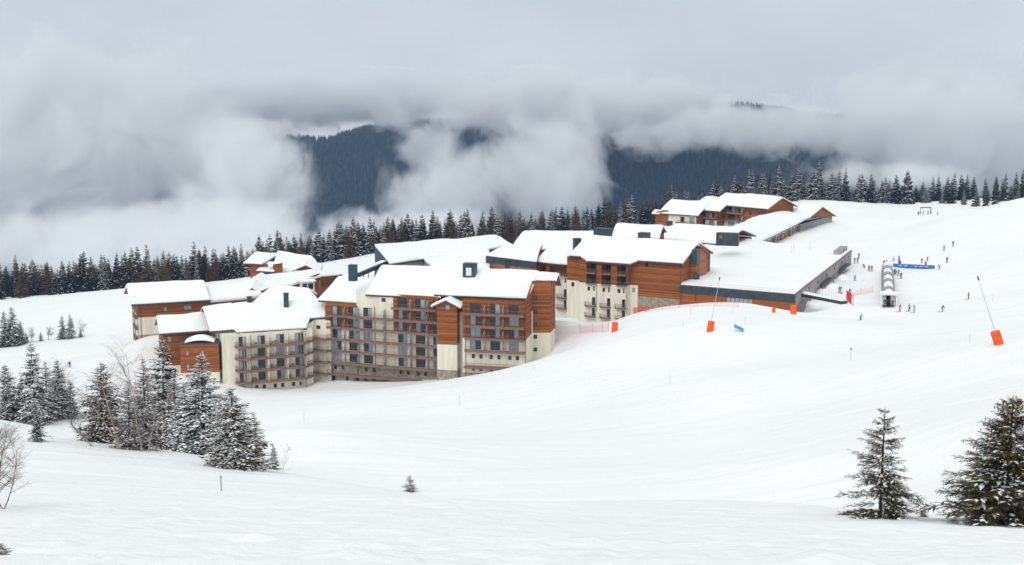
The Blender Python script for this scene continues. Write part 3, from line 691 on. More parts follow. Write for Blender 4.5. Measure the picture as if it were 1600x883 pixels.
# ------------------------------------------------------------------ orange and cream block with pocket balconies (centre right)
RC = Fr(PZ(889.9, 400.4, 25.5), PZ(1066.5, 412.6, 25.5))
C = thing('apartment_block', 'orange and cream block with recessed pocket balconies behind the timber tower block', 'building', RC.p(RC.len / 2, 12.0, -5))
def sc(u, v, off): return RC.at(u, v, off)[0]
OB = 1.2                                                  # the bay front stands forward of the main wall
bays = [(916.5, 931), (940, 954.5), (964, 978)]
s0b, s1b = sc(905, 430, OB), sc(980.5, 430, OB)
FB = RC.sub(s0b, s1b, OB)
zb = FB.at(975, 446.5)[1]                                 # boundary between boards and render
lv = [zb + 2.75, zb + .05, zb - 5.75, zb - 8.5]
log = []; doors = []; sm = []
for a, b in bays:
    x0, x1 = FB.at(a, 420)[0], FB.at(b, 420)[0]
    for z in lv[:2]: log.append((x0, x1, z, z + 2.35))
    for z in lv[2:]: doors.append((x1 - 1.0, x1 - .1, z + .05, z + 2.2))
    sm.append((x0 + .3, x0 + 1.0, zb - 2.0, zb - 1.0)); sm.append((x1 - .7, x1 - .3, zb - 2.0, zb - .7))
ztop = 25.1
wall(C, 'timber_cladding', M['wood'], FB, 0, FB.len, zb, ztop, log, depth=1.5, back=True)
wall(C, 'render_wall', M['cream'], FB, 0, FB.len, 8, zb, doors + sm)
for h in doors: window(C, FB, *h, panes=1, kind='dark')
for h in sm: window(C, FB, *h, panes=1, kind='dark')
for h in log: window(C, FB, h[0] + .5, h[1] - .4, h[2] + .02, h[2] + 2.1, off=-1.42, panes=2, kind='dark')
for a, b in bays:
    x0, x1 = FB.at(a, 420)[0], FB.at(b, 420)[0]
    for k, z in enumerate(lv):
        balcony(C, [FB.p(x0 - (0 if k < 2 else .5), 0, .05), FB.p(x0 + .2, 0, .9), FB.p(x1 + .1, 0, .9), FB.p(x1 + .1, 0, .05)], z, .8, fascia=(.25, .12))
for f_ in (Fr(FB.p(0, 0, -2.2), FB.p(0, 0)), Fr(FB.p(FB.len, 0), FB.p(FB.len, 0, -2.2))):
    wall(C, 'timber_cladding', M['wood'], f_, 0, f_.len, zb, ztop); wall(C, 'render_wall', M['cream'], f_, 0, f_.len, 8, zb)
for u in (932.5, 979.3): downpipe(C, FB, FB.at(u, 430)[0], 12, 25)
# wall left of the bays, plain, and the lower loggia bay at the far left
FL = RC.sub(sc(886, 430, -.8), sc(906, 430, -.8), -.8); hl = [(FL.len * .35, FL.len * .35 + .8, zb - 1.6, zb - .5)]
wall(C, 'timber_cladding', M['wood'], FL, 0, FL.len, zb, 25.4); wall(C, 'render_wall', M['cream'], FL, 0, FL.len, 8, zb, hl); window(C, FL, *hl[0], panes=1, kind='dark')
hs_ = FL.at(908, 408); mbw = (FL.len - 1.1, FL.len - .3, 23.4, 24.3)
FW = Fr(PZ(833.5, 409.8, 22.7), PZ(903, 416.0, 22.7)); FWw = FW.sub(.4, FW.len - .3, -.8)
lw = []; dw = []
for a, b in ((843, 853), (858.5, 884)):
    x0, x1 = FWw.at(a, 425)[0], FWw.at(b, 425)[0]; lw.append((x0, x1, 19.9, 22.2))
x0, x1 = FWw.at(871, 470)[0], FWw.at(885.5, 470)[0]
for z in (14.0, 11.2): dw.append((x1 - .9, x1 - .1, z + .05, z + 2.2))
sw = [(x0 + .3, x0 + 1.1, 17.9, 18.9), (x1 - .7, x1 - .25, 17.9, 19.2)]
wall(C, 'timber_cladding', M['wood'], FWw, 0, FWw.len, 19.6, 22.8, lw, depth=1.5, back=True); wall(C, 'render_wall', M['cream'], FWw, 0, FWw.len, 8, 19.6, dw + sw)
for h in dw + sw: window(C, FWw, *h, panes=1, kind='dark')
for z in (19.9, 14.0, 11.2): balcony(C, [FWw.p(x0 - .4, 0, .05), FWw.p(x0 + .1, 0, .9), FWw.p(x1 + .1, 0, .9), FWw.p(x1 + .1, 0, .05)], z, .8, fascia=(.25, .12))
downpipe(C, FWw, FWw.at(887.5, 450)[0], 11, 22.5)
gable_roof(C, FW, 0, FW.len, 22.7, 26.3, 0, 10.0, .6, 41)
mb = MB(); fbox(mb, FW, FW.len - .05, FW.len + .9, .05, -3.5, 22.3, 23.3); mb.build('roof_valley', M['tile'], C)
# right section: timber to the stone foot, and a cream strip beside the bays
FR = RC.sub(sc(979, 440, -.8), RC.len - .3, -.8); zs = FR.at(1030, 465.3)[1]; sx = FR.at(996.5, 470)[0]
hr = [(FR.at(1008, 414)[0], FR.at(1008, 414)[0] + .85, FR.at(1008, 416.5)[1], FR.at(1008, 411)[1] + .1)]
wall(C, 'timber_cladding', M['wood'], FR, 0, FR.len, zb, 25.4, hr); window(C, FR, *hr[0], panes=1, kind='dark')
hc = [(sx - 1.5, sx - .75, zb - 1.8, zb - .7)]
wall(C, 'render_wall', M['cream'], FR, 0, sx, 8, zb, hc); window(C, FR, *hc[0], panes=1, kind='light')
wall(C, 'timber_cladding', M['wood'], FR, sx, FR.len, zs, zb); wall(C, 'stone_base', M['stone'], FR, sx, FR.len, 8, zs, off=.04)
downpipe(C, FR, FR.len - .4, 14, 25.2)
# roofs
gable_roof(C, RC, 0, RC.len, 25.5, 29.5, 0, 11.5, .65, 42)
roof(C, RC.p(sc(918, 405, 2), 24.75, 2.0), RC.p(sc(981, 411.5, 2) + .2, 24.75, 2.0), RC.p(sc(998, 407, 0), 25.62, -.3), RC.p(sc(905, 402, 0), 25.62, -.3), .6, 43, nv=4, closed=(1, 1, 1, 0))
core(C, [RC.p(.5, 0, -2.6), RC.p(RC.len - .6, 0, -2.6), RC.p(RC.len - .6, 0, -21), RC.p(.5, 0, -21)], 9, 25.3, M['wood'], 'rear_wall')
core(C, [FW.p(1, 0, -2.6), FW.p(FW.len - .6, 0, -2.6), FW.p(FW.len - .6, 0, -18), FW.p(1, 0, -18)], 9, 22.5, M['wood'], 'rear_wall')
gable_end(C, 'gable', M['wood'], RC, RC.len - .5, 14, 25.3, 29.2, -.8, -22)
# stair shaft at the right end: timber below, metal-clad head
SH = Fr(PZ(1066, 437.5, 20.3) + Vector((0, -1.5, 0)), PZ(1086.5, 438.5, 20.3) + Vector((0, -1.5, 0)))
mb = MB(); fbox(mb, SH, 0, SH.len, 0, -4, 18, 24.6); mb.build('stair_tower', M['wood'], C)
mb = MB(); fbox(mb, SH, -.15, SH.len + .1, .12, -4.1, 24.6, 28.3); mb.build('tower_cladding', M['slate'], C)
GE = Fr(SH.p(SH.len, 0, -4), SH.p(SH.len, 0, -4) + Vector((2.7, 6.0, 0)))
mb = MB(); mb.v += [tuple(GE.p(0, 18)), tuple(GE.p(GE.len, 18)), tuple(GE.p(GE.len, 26.3)), tuple(GE.p(GE.len * .12, 28.6)), tuple(GE.p(0, 28.6))]; mb.f.append((0, 1, 2, 3, 4)); mb.m.append(0); mb.build('gable', M['wood_pale'], C)
mb = MB(); a, b = GE.p(-.2, 28.9, .5), GE.p(GE.len + 1.0, 26.0, .5); a2, b2 = GE.p(-.2, 28.9, -5), GE.p(GE.len + 1.0, 26.0, -5); dn = Vector((0, 0, -.35))
mb.hexa([a + dn, b + dn, b2 + dn, a2 + dn, a, b, b2, a2]); vr = mb.build('verge_roof', M['rafter'], C)
snow_sheet('roof_snow', vr, lambda x, y: a.lerp(b, x).lerp(a2.lerp(b2, x), .12 + .88 * y), .3, 6, 5, 45)
mb = MB(); w_ = PZ(1088.5, 440, 20.3); mb.box(w_.x - .6, w_.x + .6, w_.y - .6, w_.y + .6, 19, 22.3); mb.build('flue', M['slate'], C)
chimney(C, PD(901.5, 382, 366), 1.8, 1.6, 1.5, .3)
for u, v, d, w, h in ((942, 367, 385, 4.6, 1.7), (1006.5, 373, 372, 2.7, 1.5)): chimney(C, PD(u, v, d), w, 2.4, h, RC.rz, 'ventilation_box')

# ------------------------------------------------------------------ flat-roofed hall with the long service front
zD = 20.2
DF = Fr(PZ(1062, 446, zD), PZ(1243, 461, zD)); DS = Fr(PZ(1243, 461, zD), PZ(1331, 392, zD))
D = thing('service_hall', 'flat snow-covered hall with blue-grey fascia and timber boarding beside ski lift', 'building', DF.p(DF.len, 14.5, 0))
wall(D, 'fascia_panel', M['slate'], DF, 0, DF.len, zD - 1.75, zD + .05)
x0, x1 = DF.at(1134.5, 466)[0], DF.at(1175, 470)[0]; hz = (x0, x1, zD - 3.75, zD - 1.95)
wall(D, 'timber_cladding', M['wood'], DF, 0, DF.len, 12, zD - 1.75, [hz], off=-.12)
for k in range(6): window(D, DF, x0 + (x1 - x0) * k / 6, x0 + (x1 - x0) * (k + 1) / 6, hz[2], hz[3], off=-.25, panes=1, kind='light')
for u in (1062.5, 1085.5): downpipe(D, DF, DF.at(u, 455)[0] + .3, 13, zD - .2)
mb = MB(); fbox(mb, DF, -.1, DF.len + .1, .14, -.25, zD + .053, zD + .2); fbox(mb, DS, 0, DS.len, .14, -.25, zD + .056, zD + .22); mb.build('parapet_cap', M['fascia'], D)
hd = []
for u, v, w, h in ((1283, 456, 2.6, 3.0), (1292, 447, 2.6, 3.2), (1312.5, 428, 3.2, 3.2), (1318.5, 423, 3.2, 3.4)):
    s_ = DS.at(u, v)[0]; hd.append((s_ - w / 2, s_ + w / 2, 14.2, 14.2 + h))
wall(D, 'panel_wall', M['greywall'], DS, 0, DS.len, zD - 2.6, zD + .05, hd, depth=1.0, back=True)
wall(D, 'panel_wall', M['brownwall'], DS, 0, DS.len, 11, zD - 2.6, hd, depth=1.0, back=True, off=-.06)
for h in hd:
    mb = MB(); fbox(mb, DS, h[0], h[1], -.9, -.96, 13, h[3]); mb.build('door', M['dark'], D)
for s_ in np.linspace(DS.len * .2, DS.len * .93, 6):
    mb = MB(); fbox(mb, DS, s_, s_ + .9, .03, .12, zD - 1.5, zD - .7); mb.build('wall_lamp_panel', M['pipe'], D)
mb = MB(); fbox(mb, DS, hd[2][0] - 1, hd[3][1] + 1, .05, 1.3, 17.75, 17.95); fbox(mb, DS, hd[0][0] - 1, hd[1][1] + 1, .05, 1.3, 17.75, 17.95); mb.build('door_canopy', M['slate'], D)
cA, cB, cC, cD = DF.p(.2, zD - .1, -.3), DF.p(DF.len - .35, zD - .1, -.3), DS.p(DS.len - .3, zD - .1, -.3), PZ(1108, 371, zD - .1)
mb = MB(); mb.quad(cA, cB, cC, cD); rf = mb.build('flat_roof', M['slate'], D)
snow_sheet('roof_snow', rf, lambda a, b: cA.lerp(cB, a).lerp(cD.lerp(cC, a), b), .55, 24, 30, 51)
mb = MB(); fbox(mb, Fr(cC, cD), 0, 40, 0, -.4, 11, zD); mb.build('rear_wall', M['greywall'], D)
rb_ = MB(); n = 46
for k in range(n + 1):
    s_ = .4 + (DF.len - .6) * k / n; p = DF.p(s_, zD + .2, -.1); rb_.box(p.x - .015, p.x + .015, p.y - .015, p.y + .015, zD + .2, zD + 1.1)
rb_.tube([DF.p(.4, zD + 1.1, -.1), DF.p(DF.len - .2, zD + 1.1, -.1)], .025, 4); rb_.tube([DF.p(.4, zD + .65, -.1), DF.p(DF.len - .2, zD + .65, -.1)], .015, 4); rb_.build('roof_railing', M['polewhite'], D)
mb = MB()
for u, v in ((1265, 384), (1236, 389), (1240, 386)):
    p = PZ(u, v + 8, zD + .3); mb.tube([p, p + Vector((0, 0, 2.6))], .05, 4)
mb.build('antenna', M['polewhite'], D)
mb = MB(); p = PZ(1322, 400, zD); fbox(mb, DS, DS.len - 14, DS.len - 2, -1, -3, zD, zD + 1.6); vb = mb.build('rooflight', M['greywall'], D)
# footbridge from the hall corner to the piste
ba, bb_ = PZ(1246, 457.5, 19.3), PZ(1314, 472.5, 19.0); BF = Fr(ba, bb_)
FBR = thing('footbridge', 'dark snow-topped footbridge from hall corner to the piste', 'footbridge', BF.p(BF.len / 2, 17.5))
mb = MB(); fbox(mb, BF, 0, BF.len, 0, -2.2, 18.5, 19.25); dk = mb.build('deck', M['slate'], FBR)
snow_sheet('deck_snow', dk, lambda a, b: BF.p(BF.len * a, 19.25, -.1 - 2.0 * b), .25, 14, 4, 52)
for off in (-.06, -2.14):
    mb = MB(); mb.tube([BF.p(.2, 20.3, off), BF.p(BF.len, 20.3, off)], .03, 4)
    for k in range(15): mb.tube([BF.p(.2 + (BF.len - .3) * k / 14, 19.2, off), BF.p(.2 + (BF.len - .3) * k / 14, 20.3, off)], .02, 4)
    mb.build('railing', M['polewhite'], FBR)
def snow_pile(u, v, w, h, label, seed):
    p = hit(u, v); n = 14; X_, Y_ = np.meshgrid(np.linspace(-1, 1, n), np.linspace(-1, 1, n)); r2 = X_ ** 2 + Y_ ** 2
    Zp = h * np.clip(1 - r2, 0, 1) ** .8 * (1 + .5 * fbm(X_ * 2 + seed, Y_ * 2, 3, seed)) - .5 * (r2 > .98)
    o = link('snow_pile', grid_mesh('snow_pile', X_ * w, Y_ * w * .8, Zp - .15, M['snow_roof']), None, p); tag(o, label, 'snow pile')
snow_pile(1288, 458, 2.0, 1.1, 'snow pile beside the red-suited person at the hall door', 3); snow_pile(1303, 450, 2.4, 1.3, 'broad snow pile between the hall doors', 5)
snow_pile(1318, 436, 2.2, 1.1, 'snow pile before the far hall doors', 7); snow_pile(1268, 478, 2.6, 1.2, 'snow pile under the footbridge', 9)

# ------------------------------------------------------------------ chalet block on the upper terrace
FE = Fr(PZ(1110, 319.2, 20.5), PZ(1199, 327.4, 20.5))
E = thing('apartment_block', 'timber apartment house with two balcony rows on the upper terrace by forest', 'building', FE.p(FE.len / 2, 12.5, -4))
WE = FE.sub(.6, FE.len - .8, -1.3); re_ = random.Random(9)
he = []; wl = []
for a, b in ((1121.5, 1131.5), (1138, 1148), (1153.5, 1160.5)):
    x0, x1 = WE.at(a, 335)[0], WE.at(b, 335)[0]
    for z in (17.95, 15.1, 12.3): he.append((x0, x1, z + .05, z + 2.1))
sx = WE.at(1161.5, 335)[0]
for u in (1171, 1185, 1190): x0 = WE.at(u, 331)[0]; he.append((x0, x0 + .9, 17.6, 18.9))
wall(E, 'timber_cladding', M['wood'], WE, 0, WE.len, 14.9, 20.6, he); wall(E, 'render_wall', M['cream'], WE, 0, WE.len, 10, 14.9, he)
for h in he: window(E, WE, *h, panes=2 if h[1] - h[0] > 1.3 else 1, rnd=re_, kind='mix' if h[1] - h[0] > 1.3 else 'dark')
for z in (17.95, 15.1): balcony(E, [FE.p(.3, 0, -.1), FE.p(sx + 1, 0, -.1)], z, 1.2)
gable_roof(E, FE, 0, FE.len, 20.5, 24.3, 0, 9.5, .6, 61)
gE = Fr(FE.p(FE.len - .9, 0, -1.3), FE.p(FE.len - .9, 0, -17.7)); wall(E, 'timber_cladding', M['wood'], gE, 0, gE.len, 10, 20.5); gable_end(E, 'gable', M['wood'], FE, FE.len - .9, 20.4, 20.5, 24.0, -1.3, -17.7)
mb = MB()
for sg in (0, 1):
    a, b = FE.p(FE.len + .05, 20.3, .1 if sg == 0 else -19.1), FE.p(FE.len + .05, 24.2, -9.5); dn = Vector((0, 0, -.45)); t = Vector((*(FE.t * .12), 0))
    mb.hexa([a + dn, a + dn + t, b + dn + t, b + dn, a, a + t, b + t, b])
mb.build('verge_board', M['rafter'], E)
chimney(E, PD(1175, 301, 548), 3.5, 2, 1.6, FE.rz, 'ventilation_box'); chimney(E, PD(1217, 331, 535), 1.9, 1.6, 2.3, FE.rz)
FM = Fr(PZ(1080.5, 327.4, 18.6), PZ(1117.5, 330.4, 18.6)); WM = FM.sub(.4, FM.len, -1.2)     # lower middle part
hm = []
for a, b in ((1093, 1102), (1108, 1116)):
    x0, x1 = WM.at(a, 340)[0], WM.at(b, 340)[0]
    for z in (15.9, 13.1): hm.append((x0, x1, z + .05, z + 2.0))
wall(E, 'timber_cladding', M['wood'], WM, 0, WM.len, 15.0, 18.7, hm); wall(E, 'render_wall', M['cream'], WM, 0, WM.len, 10, 15.0, hm)
for h in hm: window(E, WM, *h, panes=2, rnd=re_)
for z in (15.9, 13.1): balcony(E, [FM.p(.2, 0, -.1), FM.p(FM.len, 0, -.1)], z, 1.1)
gable_roof(E, FM, 0, FM.len + 2, 18.6, 22.6, 0, 9.5, .6, 62)
FX = Fr(PZ(1041, 334.6, 17.0), PZ(1086.5, 337.6, 17.0)); WX = FX.sub(.6, FX.len, -.8)          # cream part at the west end
hx = []
for a, b in ((1063, 1069.5), (1077, 1085)):
    x0, x1 = WX.at(a, 345)[0], WX.at(b, 345)[0]; hx.append((x0, x1, 14.1, 16.3))
wall(E, 'render_wall', M['cream'], WX, 0, WX.len, 9, 17.1, hx)
for h in hx: window(E, WX, *h, panes=2, rnd=re_)
balcony(E, [FX.p(4, 0, .1), FX.p(FX.len, 0, .1)], 14.0, .9)
gable_roof(E, FX, -3.5, FX.len + 1, 17.0, 21.2, 0, 10.5, .6, 63)
fe = Fr(PZ(1024, 333, 17.2), WX.p(0, 17.2)); wall(E, 'timber_cladding', M['wood'], fe, 0, fe.len, 9, 18.4)
ro = roof(E, PZ(1018.5, 334, 17.2), PZ(1030, 334.5, 17.2), PZ(1034, 329, 18.6), PZ(1023, 328, 18.6), .4, 64, tiles=False, nu=5, nv=4)
for f_, z1 in ((WE, 20.3), (WM, 18.4), (WX, 16.8)): core(E, [f_.p(.3, 0, -.6), f_.p(f_.len - .2, 0, -.6), f_.p(f_.len - .2, 0, -15), f_.p(.3, 0, -15)], 9, z1, M['wood'], 'rear_wall')

# ------------------------------------------------------------------ long gallery building with the gable end facing the piste
zF = 16.8
FG = Fr(PZ(1186, 377.5, zF), PZ(1263, 340.3, zF))
G_ = thing('gallery_building', 'long low building with gabled end, stone pillars and snow roof', 'building', FG.p(FG.len / 2, 12.5, -3))
hg = []
for s_ in (.22, .36, .5, .72, .88): hg.append((FG.len * s_ - 1.5, FG.len * s_ + 1.5, 12.7, 15.4))
wall(G_, 'panel_wall', M['greywall'], FG, 0, FG.len, 15.6, zF + .1); wall(G_, 'timber_cladding', M['wood_pale'], FG, 0, FG.len, 9, 15.6, hg, depth=.8, back=True, off=-.5)
for h in hg:
    mb = MB(); fbox(mb, FG, h[0] + .1, h[1] - .1, -1.2, -1.27, 12, 15.3); mb.build('door', M['slate'], G_)
for s_ in (.16, .3, .44, .60, .66, .8, .95):
    mb = MB(); fbox(mb, FG, FG.len * s_ - .55, FG.len * s_ + .55, .5, -.4, 9, 15.9); pl = mb.build('pillar', M['stone'], G_)
    c0 = FG.len * s_; snow_sheet('cap_snow', pl, lambda a, b, c0=c0: FG.p(c0 - .6 + 1.2 * a, 15.9, .55 - 1.0 * b), .25, 3, 3, 70)
GW = Fr(FG.p(FG.len, 0), PZ(1300.5, 336, zF)); gw = GW.len
hgw = [(gw * .12, gw * .5, 12.9, 15.2)]
wall(G_, 'render_wall', M['stone'], GW, 0, gw, 9, 15.5, hgw); wall(G_, 'timber_cladding', M['wood_pale'], GW, 0, gw, 15.5, zF + .02)
for h in hgw: window(G_, GW, *h, panes=2, kind='dark')
zrg = 20.2; mb = MB(); mb.tri(GW.p(0, zF), GW.p(gw, zF), GW.p(gw * .5, zrg)); mb.build('gable', M['wood_pale'], G_)
nrm = Vector((*GW.n, 0)); ln = FG.len
bL, bR = GW.p(-.9, zF - .35, .9), GW.p(gw + .9, zF - .35, .9); rdg = GW.p(gw / 2, zrg + .25, .9)
back_v = -nrm * 17.0
roof(G_, bL + back_v, bL, rdg, rdg + back_v, .6, 71, tiles=False, nu=12, closed=(1, 1, 1, 0))
roof(G_, bR, bR + back_v, rdg + back_v, rdg, .6, 72, tiles=False, nu=12, closed=(1, 1, 1, 0))
roof(G_, FG.p(-.5, zF + .05, .7), FG.p(ln - .3, zF + .05, .7), FG.p(ln - .3, zF + 2.0, -9), FG.p(-.5, zF + 2.0, -9), .6, 77, tiles=False, nu=30, soffit='greywall', back=(FG.p(ln - .3, zF + .4, -17), FG.p(-.5, zF + .4, -17)))
mb = MB(); dn = Vector((0, 0, -.4)); tt = nrm * .12
for a, b in ((bL, rdg), (bR, rdg)): mb.hexa([a + dn, a + dn + tt, b + dn + tt, b + dn, a + Vector((0, 0, .05)), a + tt + Vector((0, 0, .05)), b + tt, b])
mb.build('verge_board', M['rafter'], G_)
core(G_, [FG.p(.5, 0, -1.5), FG.p(ln - .5, 0, -1.5), GW.p(gw - .3, 0, -.5), FG.p(ln * .4, 0, -9), FG.p(.5, 0, -7)], 9, zF - .3, M['greywall'], 'rear_wall')
chimney(G_, PD(1163, 357, 505), 2.2, 1.6, 1.2, .4)
# low white roofs between the blocks
K1 = thing('service_building', 'low snow-roofed building with dark plant box behind the pocket balcony block', 'building', PZ(1080, 378, 19.0))
KF = Fr(PZ(1016.5, 373.5, 21.2), PZ(1135, 382, 21.2))
gable_roof(K1, KF, 0, KF.len, 21.2, 24.4, 0, 12, .7, 73, tiles=False)
core(K1, [KF.p(.8, 0, -1), KF.p(KF.len - .8, 0, -1), KF.p(KF.len - .8, 0, -22), KF.p(.8, 0, -22)], 12, 21.1, M['wood'], 'wall')
chimney(K1, KF.p(KF.len * .06, 24.0, -10), 1.7, 1.5, 1.7, .3)
mb = MB(); c = PD(1136, 376, 392); fk = Fr((c.x - 3.0, c.y + .8), (c.x + 3.0, c.y - .8)); fbox(mb, fk, 0, fk.len, 0, -3, c.z - 1.5, c.z + 2.0); mb.build('plant_box', M['slate'], K1)
mb = MB(); fbox(mb, fk, .8, 1.8, .03, -.02, c.z + .5, c.z + 1.5); mb.build('hatch', M['rafter'], K1)
K2 = thing('service_building', 'low snow roof between pocket balcony block and forest', 'building', PD(985, 372, 400))
k0 = PD(955, 372, 395); KG = Fr(k0, PD(1030, 374, 392)); zk = k0.z
gable_roof(K2, KG, 0, KG.len, zk, zk + 2.6, 0, 9, .7, 74, tiles=False)
core(K2, [KG.p(.6, 0, -.8), KG.p(KG.len - .6, 0, -.8), KG.p(KG.len - .6, 0, -17), KG.p(.6, 0, -17)], 10, zk, M['wood'], 'wall')
K4 = thing('snow_roof_building', 'long building under lumpy snow roof between grey hall and pocket balcony block', 'building', PD(850, 385, 410))
k0 = PD(800, 388, 405); KH = Fr(k0, PD(935, 384, 398)); zk = k0.z
gable_roof(K4, KH, 0, KH.len, zk, zk + 3.4, 0, 12, .9, 75, tiles=False)
core(K4, [KH.p(.6, 0, -.8), KH.p(KH.len - .6, 0, -.8), KH.p(KH.len - .6, 0, -23), KH.p(.6, 0, -23)], 8, zk, M['wood'], 'wall')
# blue-grey low building with the curved roof
zL = 23.4; LL = Fr(PZ(759, 399.8, zL), PZ(838, 409.5, zL))
K3 = thing('service_building', 'low building with curved snow roof, blue-grey fascia and dark door', 'building', LL.p(LL.len / 2, 14, -3))
wall(K3, 'fascia_panel', M['slate'], LL, 0, LL.len, zL - 1.8, zL); xd = LL.at(789, 410)[0]
wall(K3, 'brick_wall', M['wood_pale'], LL, 0, LL.len, 12, zL - 1.8, [(xd, xd + 1.7, 17, zL - 1.8)], depth=.4, back=True, off=-.05)
mb = MB(); fbox(mb, LL, xd, xd + 1.7, .06, .01, zL - 4, zL - .7); fbox(mb, LL, xd - .3, xd + 2.0, .5, .01, zL - .65, zL - .5); mb.build('door', M['slate'], K3)
for u in (770, 807): downpipe(K3, LL, LL.at(u, 410)[0], 16, zL - .9)
a0, b0 = LL.p(0, zL, -.1), LL.p(LL.len, zL, -.1); c0, d0 = PZ(848, 384.5, zL + 1.8), PZ(806, 386, zL + 1.8)
def PL(x, y):
    q = a0.lerp(b0, x).lerp(d0.lerp(c0, x), y); q.z += .9 * math.sin(math.pi * y) ; return q
mb = MB(); mb.quad(a0, b0, c0, d0); lr = mb.build('flat_roof', M['slate'], K3)
snow_sheet('roof_snow', lr, PL, .45, 14, 14, 76)
fe = Fr(d0, a0); wall(K3, 'fascia_panel', M['slate'], fe, 0, fe.len, 14, zL - .1)
# grey hall with big shed roofs
zg = 21.6
H_ = thing('grey_hall', 'large grey hall with broad folded snow roofs in front of the forest', 'building', PZ(690, 400, 14))
ga, gb, gc, gd = PZ(609, 412.5, zg), PZ(802, 384.5, zg + .8), PZ(776, 369.5, zg + .8), PZ(585.5, 384, zg)
roof(H_, ga, gb, gc, gd, .5, 81, tiles=False, soffit='slate', thick=.5, nu=26)
fe = Fr(gd, ga); wall(H_, 'panel_wall', M['slate'], fe, 0, fe.len, 8, zg - .4); fe = Fr(ga, gb); wall(H_, 'panel_wall', M['greywall'], fe, 0, fe.len, 8, zg - .4, off=-.6)
fe = Fr(gb, gc); wall(H_, 'panel_wall', M['slate'], fe, 0, fe.len, 8, zg + .2)
ha, hb, hc_, hd_ = PZ(672, 416.5, 20.8), PZ(765, 420, 20.8), PZ(764, 390.5, 22.0), PZ(655, 398, 22.0)
roof(H_, ha, hb, hc_, hd_, .4, 82, tiles=False, soffit='greywall', thick=1.4, nu=16)
fe = Fr(hd_, ha); wall(H_, 'panel_wall', M['greywall'], fe, 0, fe.len, 10, 21.5, off=.05)
mb = MB(); fe = Fr(PZ(765, 389, 22.3), PZ(800, 385.5, 22.3)); fbox(mb, fe, 0, fe.len, 0, -.3, 20.5, 22.6); mb.build('parapet', M['greywall'], H_)
wk0, wk1 = PZ(548, 430.5, 20.2), PZ(606.5, 408.5, 21.2)
WKT = thing('covered_walkway', 'sloping blue-grey covered walkway with snow along its top', 'walkway', wk0 - Vector((0, 0, 3)))
WK = Fr(wk0, wk1); zw = lambda a: 19.8 + 1.5 * a
mb = MB(); mb.hexa([WK.p(0, zw(0) - 1.0, 0), WK.p(WK.len, zw(1) - 1.0, 0), WK.p(WK.len, zw(1) - 1.0, -2.4), WK.p(0, zw(0) - 1.0, -2.4), WK.p(0, zw(0), 0), WK.p(WK.len, zw(1), 0), WK.p(WK.len, zw(1), -2.4), WK.p(0, zw(0), -2.4)]); wo_ = mb.build('roof', M['slate'], WKT)
snow_sheet('roof_snow', wo_, lambda a, b: WK.p(WK.len * a, zw(a), -.5 - 1.6 * b), .3, 12, 4, 83)
for a in (.05, .35, .65, .95):
    for of in (-.2, -2.2):
        mb = MB(); mb.tube([WK.p(WK.len * a, 8, of), WK.p(WK.len * a, zw(a) - 1, of)], .12, 6); mb.build('post', M['slate'], WKT)

# ------------------------------------------------------------------ houses on the west side
zH = 16.8; HF = Fr(PZ(205, 476.8, zH), PZ(329, 469.6, zH))
Hh = thing('apartment_block', 'two-storey orange and cream house with plain front on the western slope', 'building', HF.p(HF.len / 2, 8, -3))
WH = HF.sub(1.7, HF.len - .2, -1.0); z1 = WH.at(260, 494)[1]; z2 = WH.at(260, 521)[1]; hh = []
for u, v, w in ((258.5, 483.5, .8), (293.5, 481, 1.9)):
    s_, z_ = WH.at(u, v); hh.append((s_ - w / 2, s_ + w / 2, z_ - .5, z_ + .55))
wall(Hh, 'timber_cladding', M['wood'], WH, 0, WH.len, z1, zH, hh); wall(Hh, 'render_wall', M['cream'], WH, 0, WH.len, z2, z1); wall(Hh, 'stone_base', M['stone'], WH, 0, WH.len, 2, z2, off=.05)
for h in hh: window(Hh, WH, *h, panes=1 if h[1] - h[0] < 1 else 2, kind='light')
downpipe(Hh, WH, .5, 8, zH)
gable_roof(Hh, HF, 0, HF.len, zH, 20.0, 0, 9.5, .7, 91)
WHl = Fr(WH.p(0, 0, -16), WH.p(0, 0)); wall(Hh, 'timber_cladding', M['wood'], WHl, 0, WHl.len, z1, zH); wall(Hh, 'render_wall', M['cream'], WHl, 0, WHl.len, 2, z1)
for z in (13.4, 10.7, 8.1):
    balcony(Hh, [WHl.p(WHl.len - 5, 0, .9), WHl.p(WHl.len - .2, 0, .9), WHl.p(WHl.len - .2, 0, .1)], z, .8)
mb = MB()
for s_ in (5, .3): mb.tube([WHl.p(WHl.len - s_, 4, .9), WHl.p(WHl.len - s_, zH - .3, .9)], .12, 5)
mb.build('post', M['rafter'], Hh)
core(Hh, [WH.p(.4, 0, -.8), WH.p(WH.len, 0, -.8), WH.p(WH.len, 0, -16), WH.p(.4, 0, -16)], 2, zH - .2, M['wood'], 'rear_wall')
mb = MB(); p = HF.p(.2, zH, -.3); mb.tube([p, p + Vector((0, 0, 2.0)), p + Vector((1.1, 0, 2.1))], .04, 4); mb.build('antenna', M['pipe'], Hh)
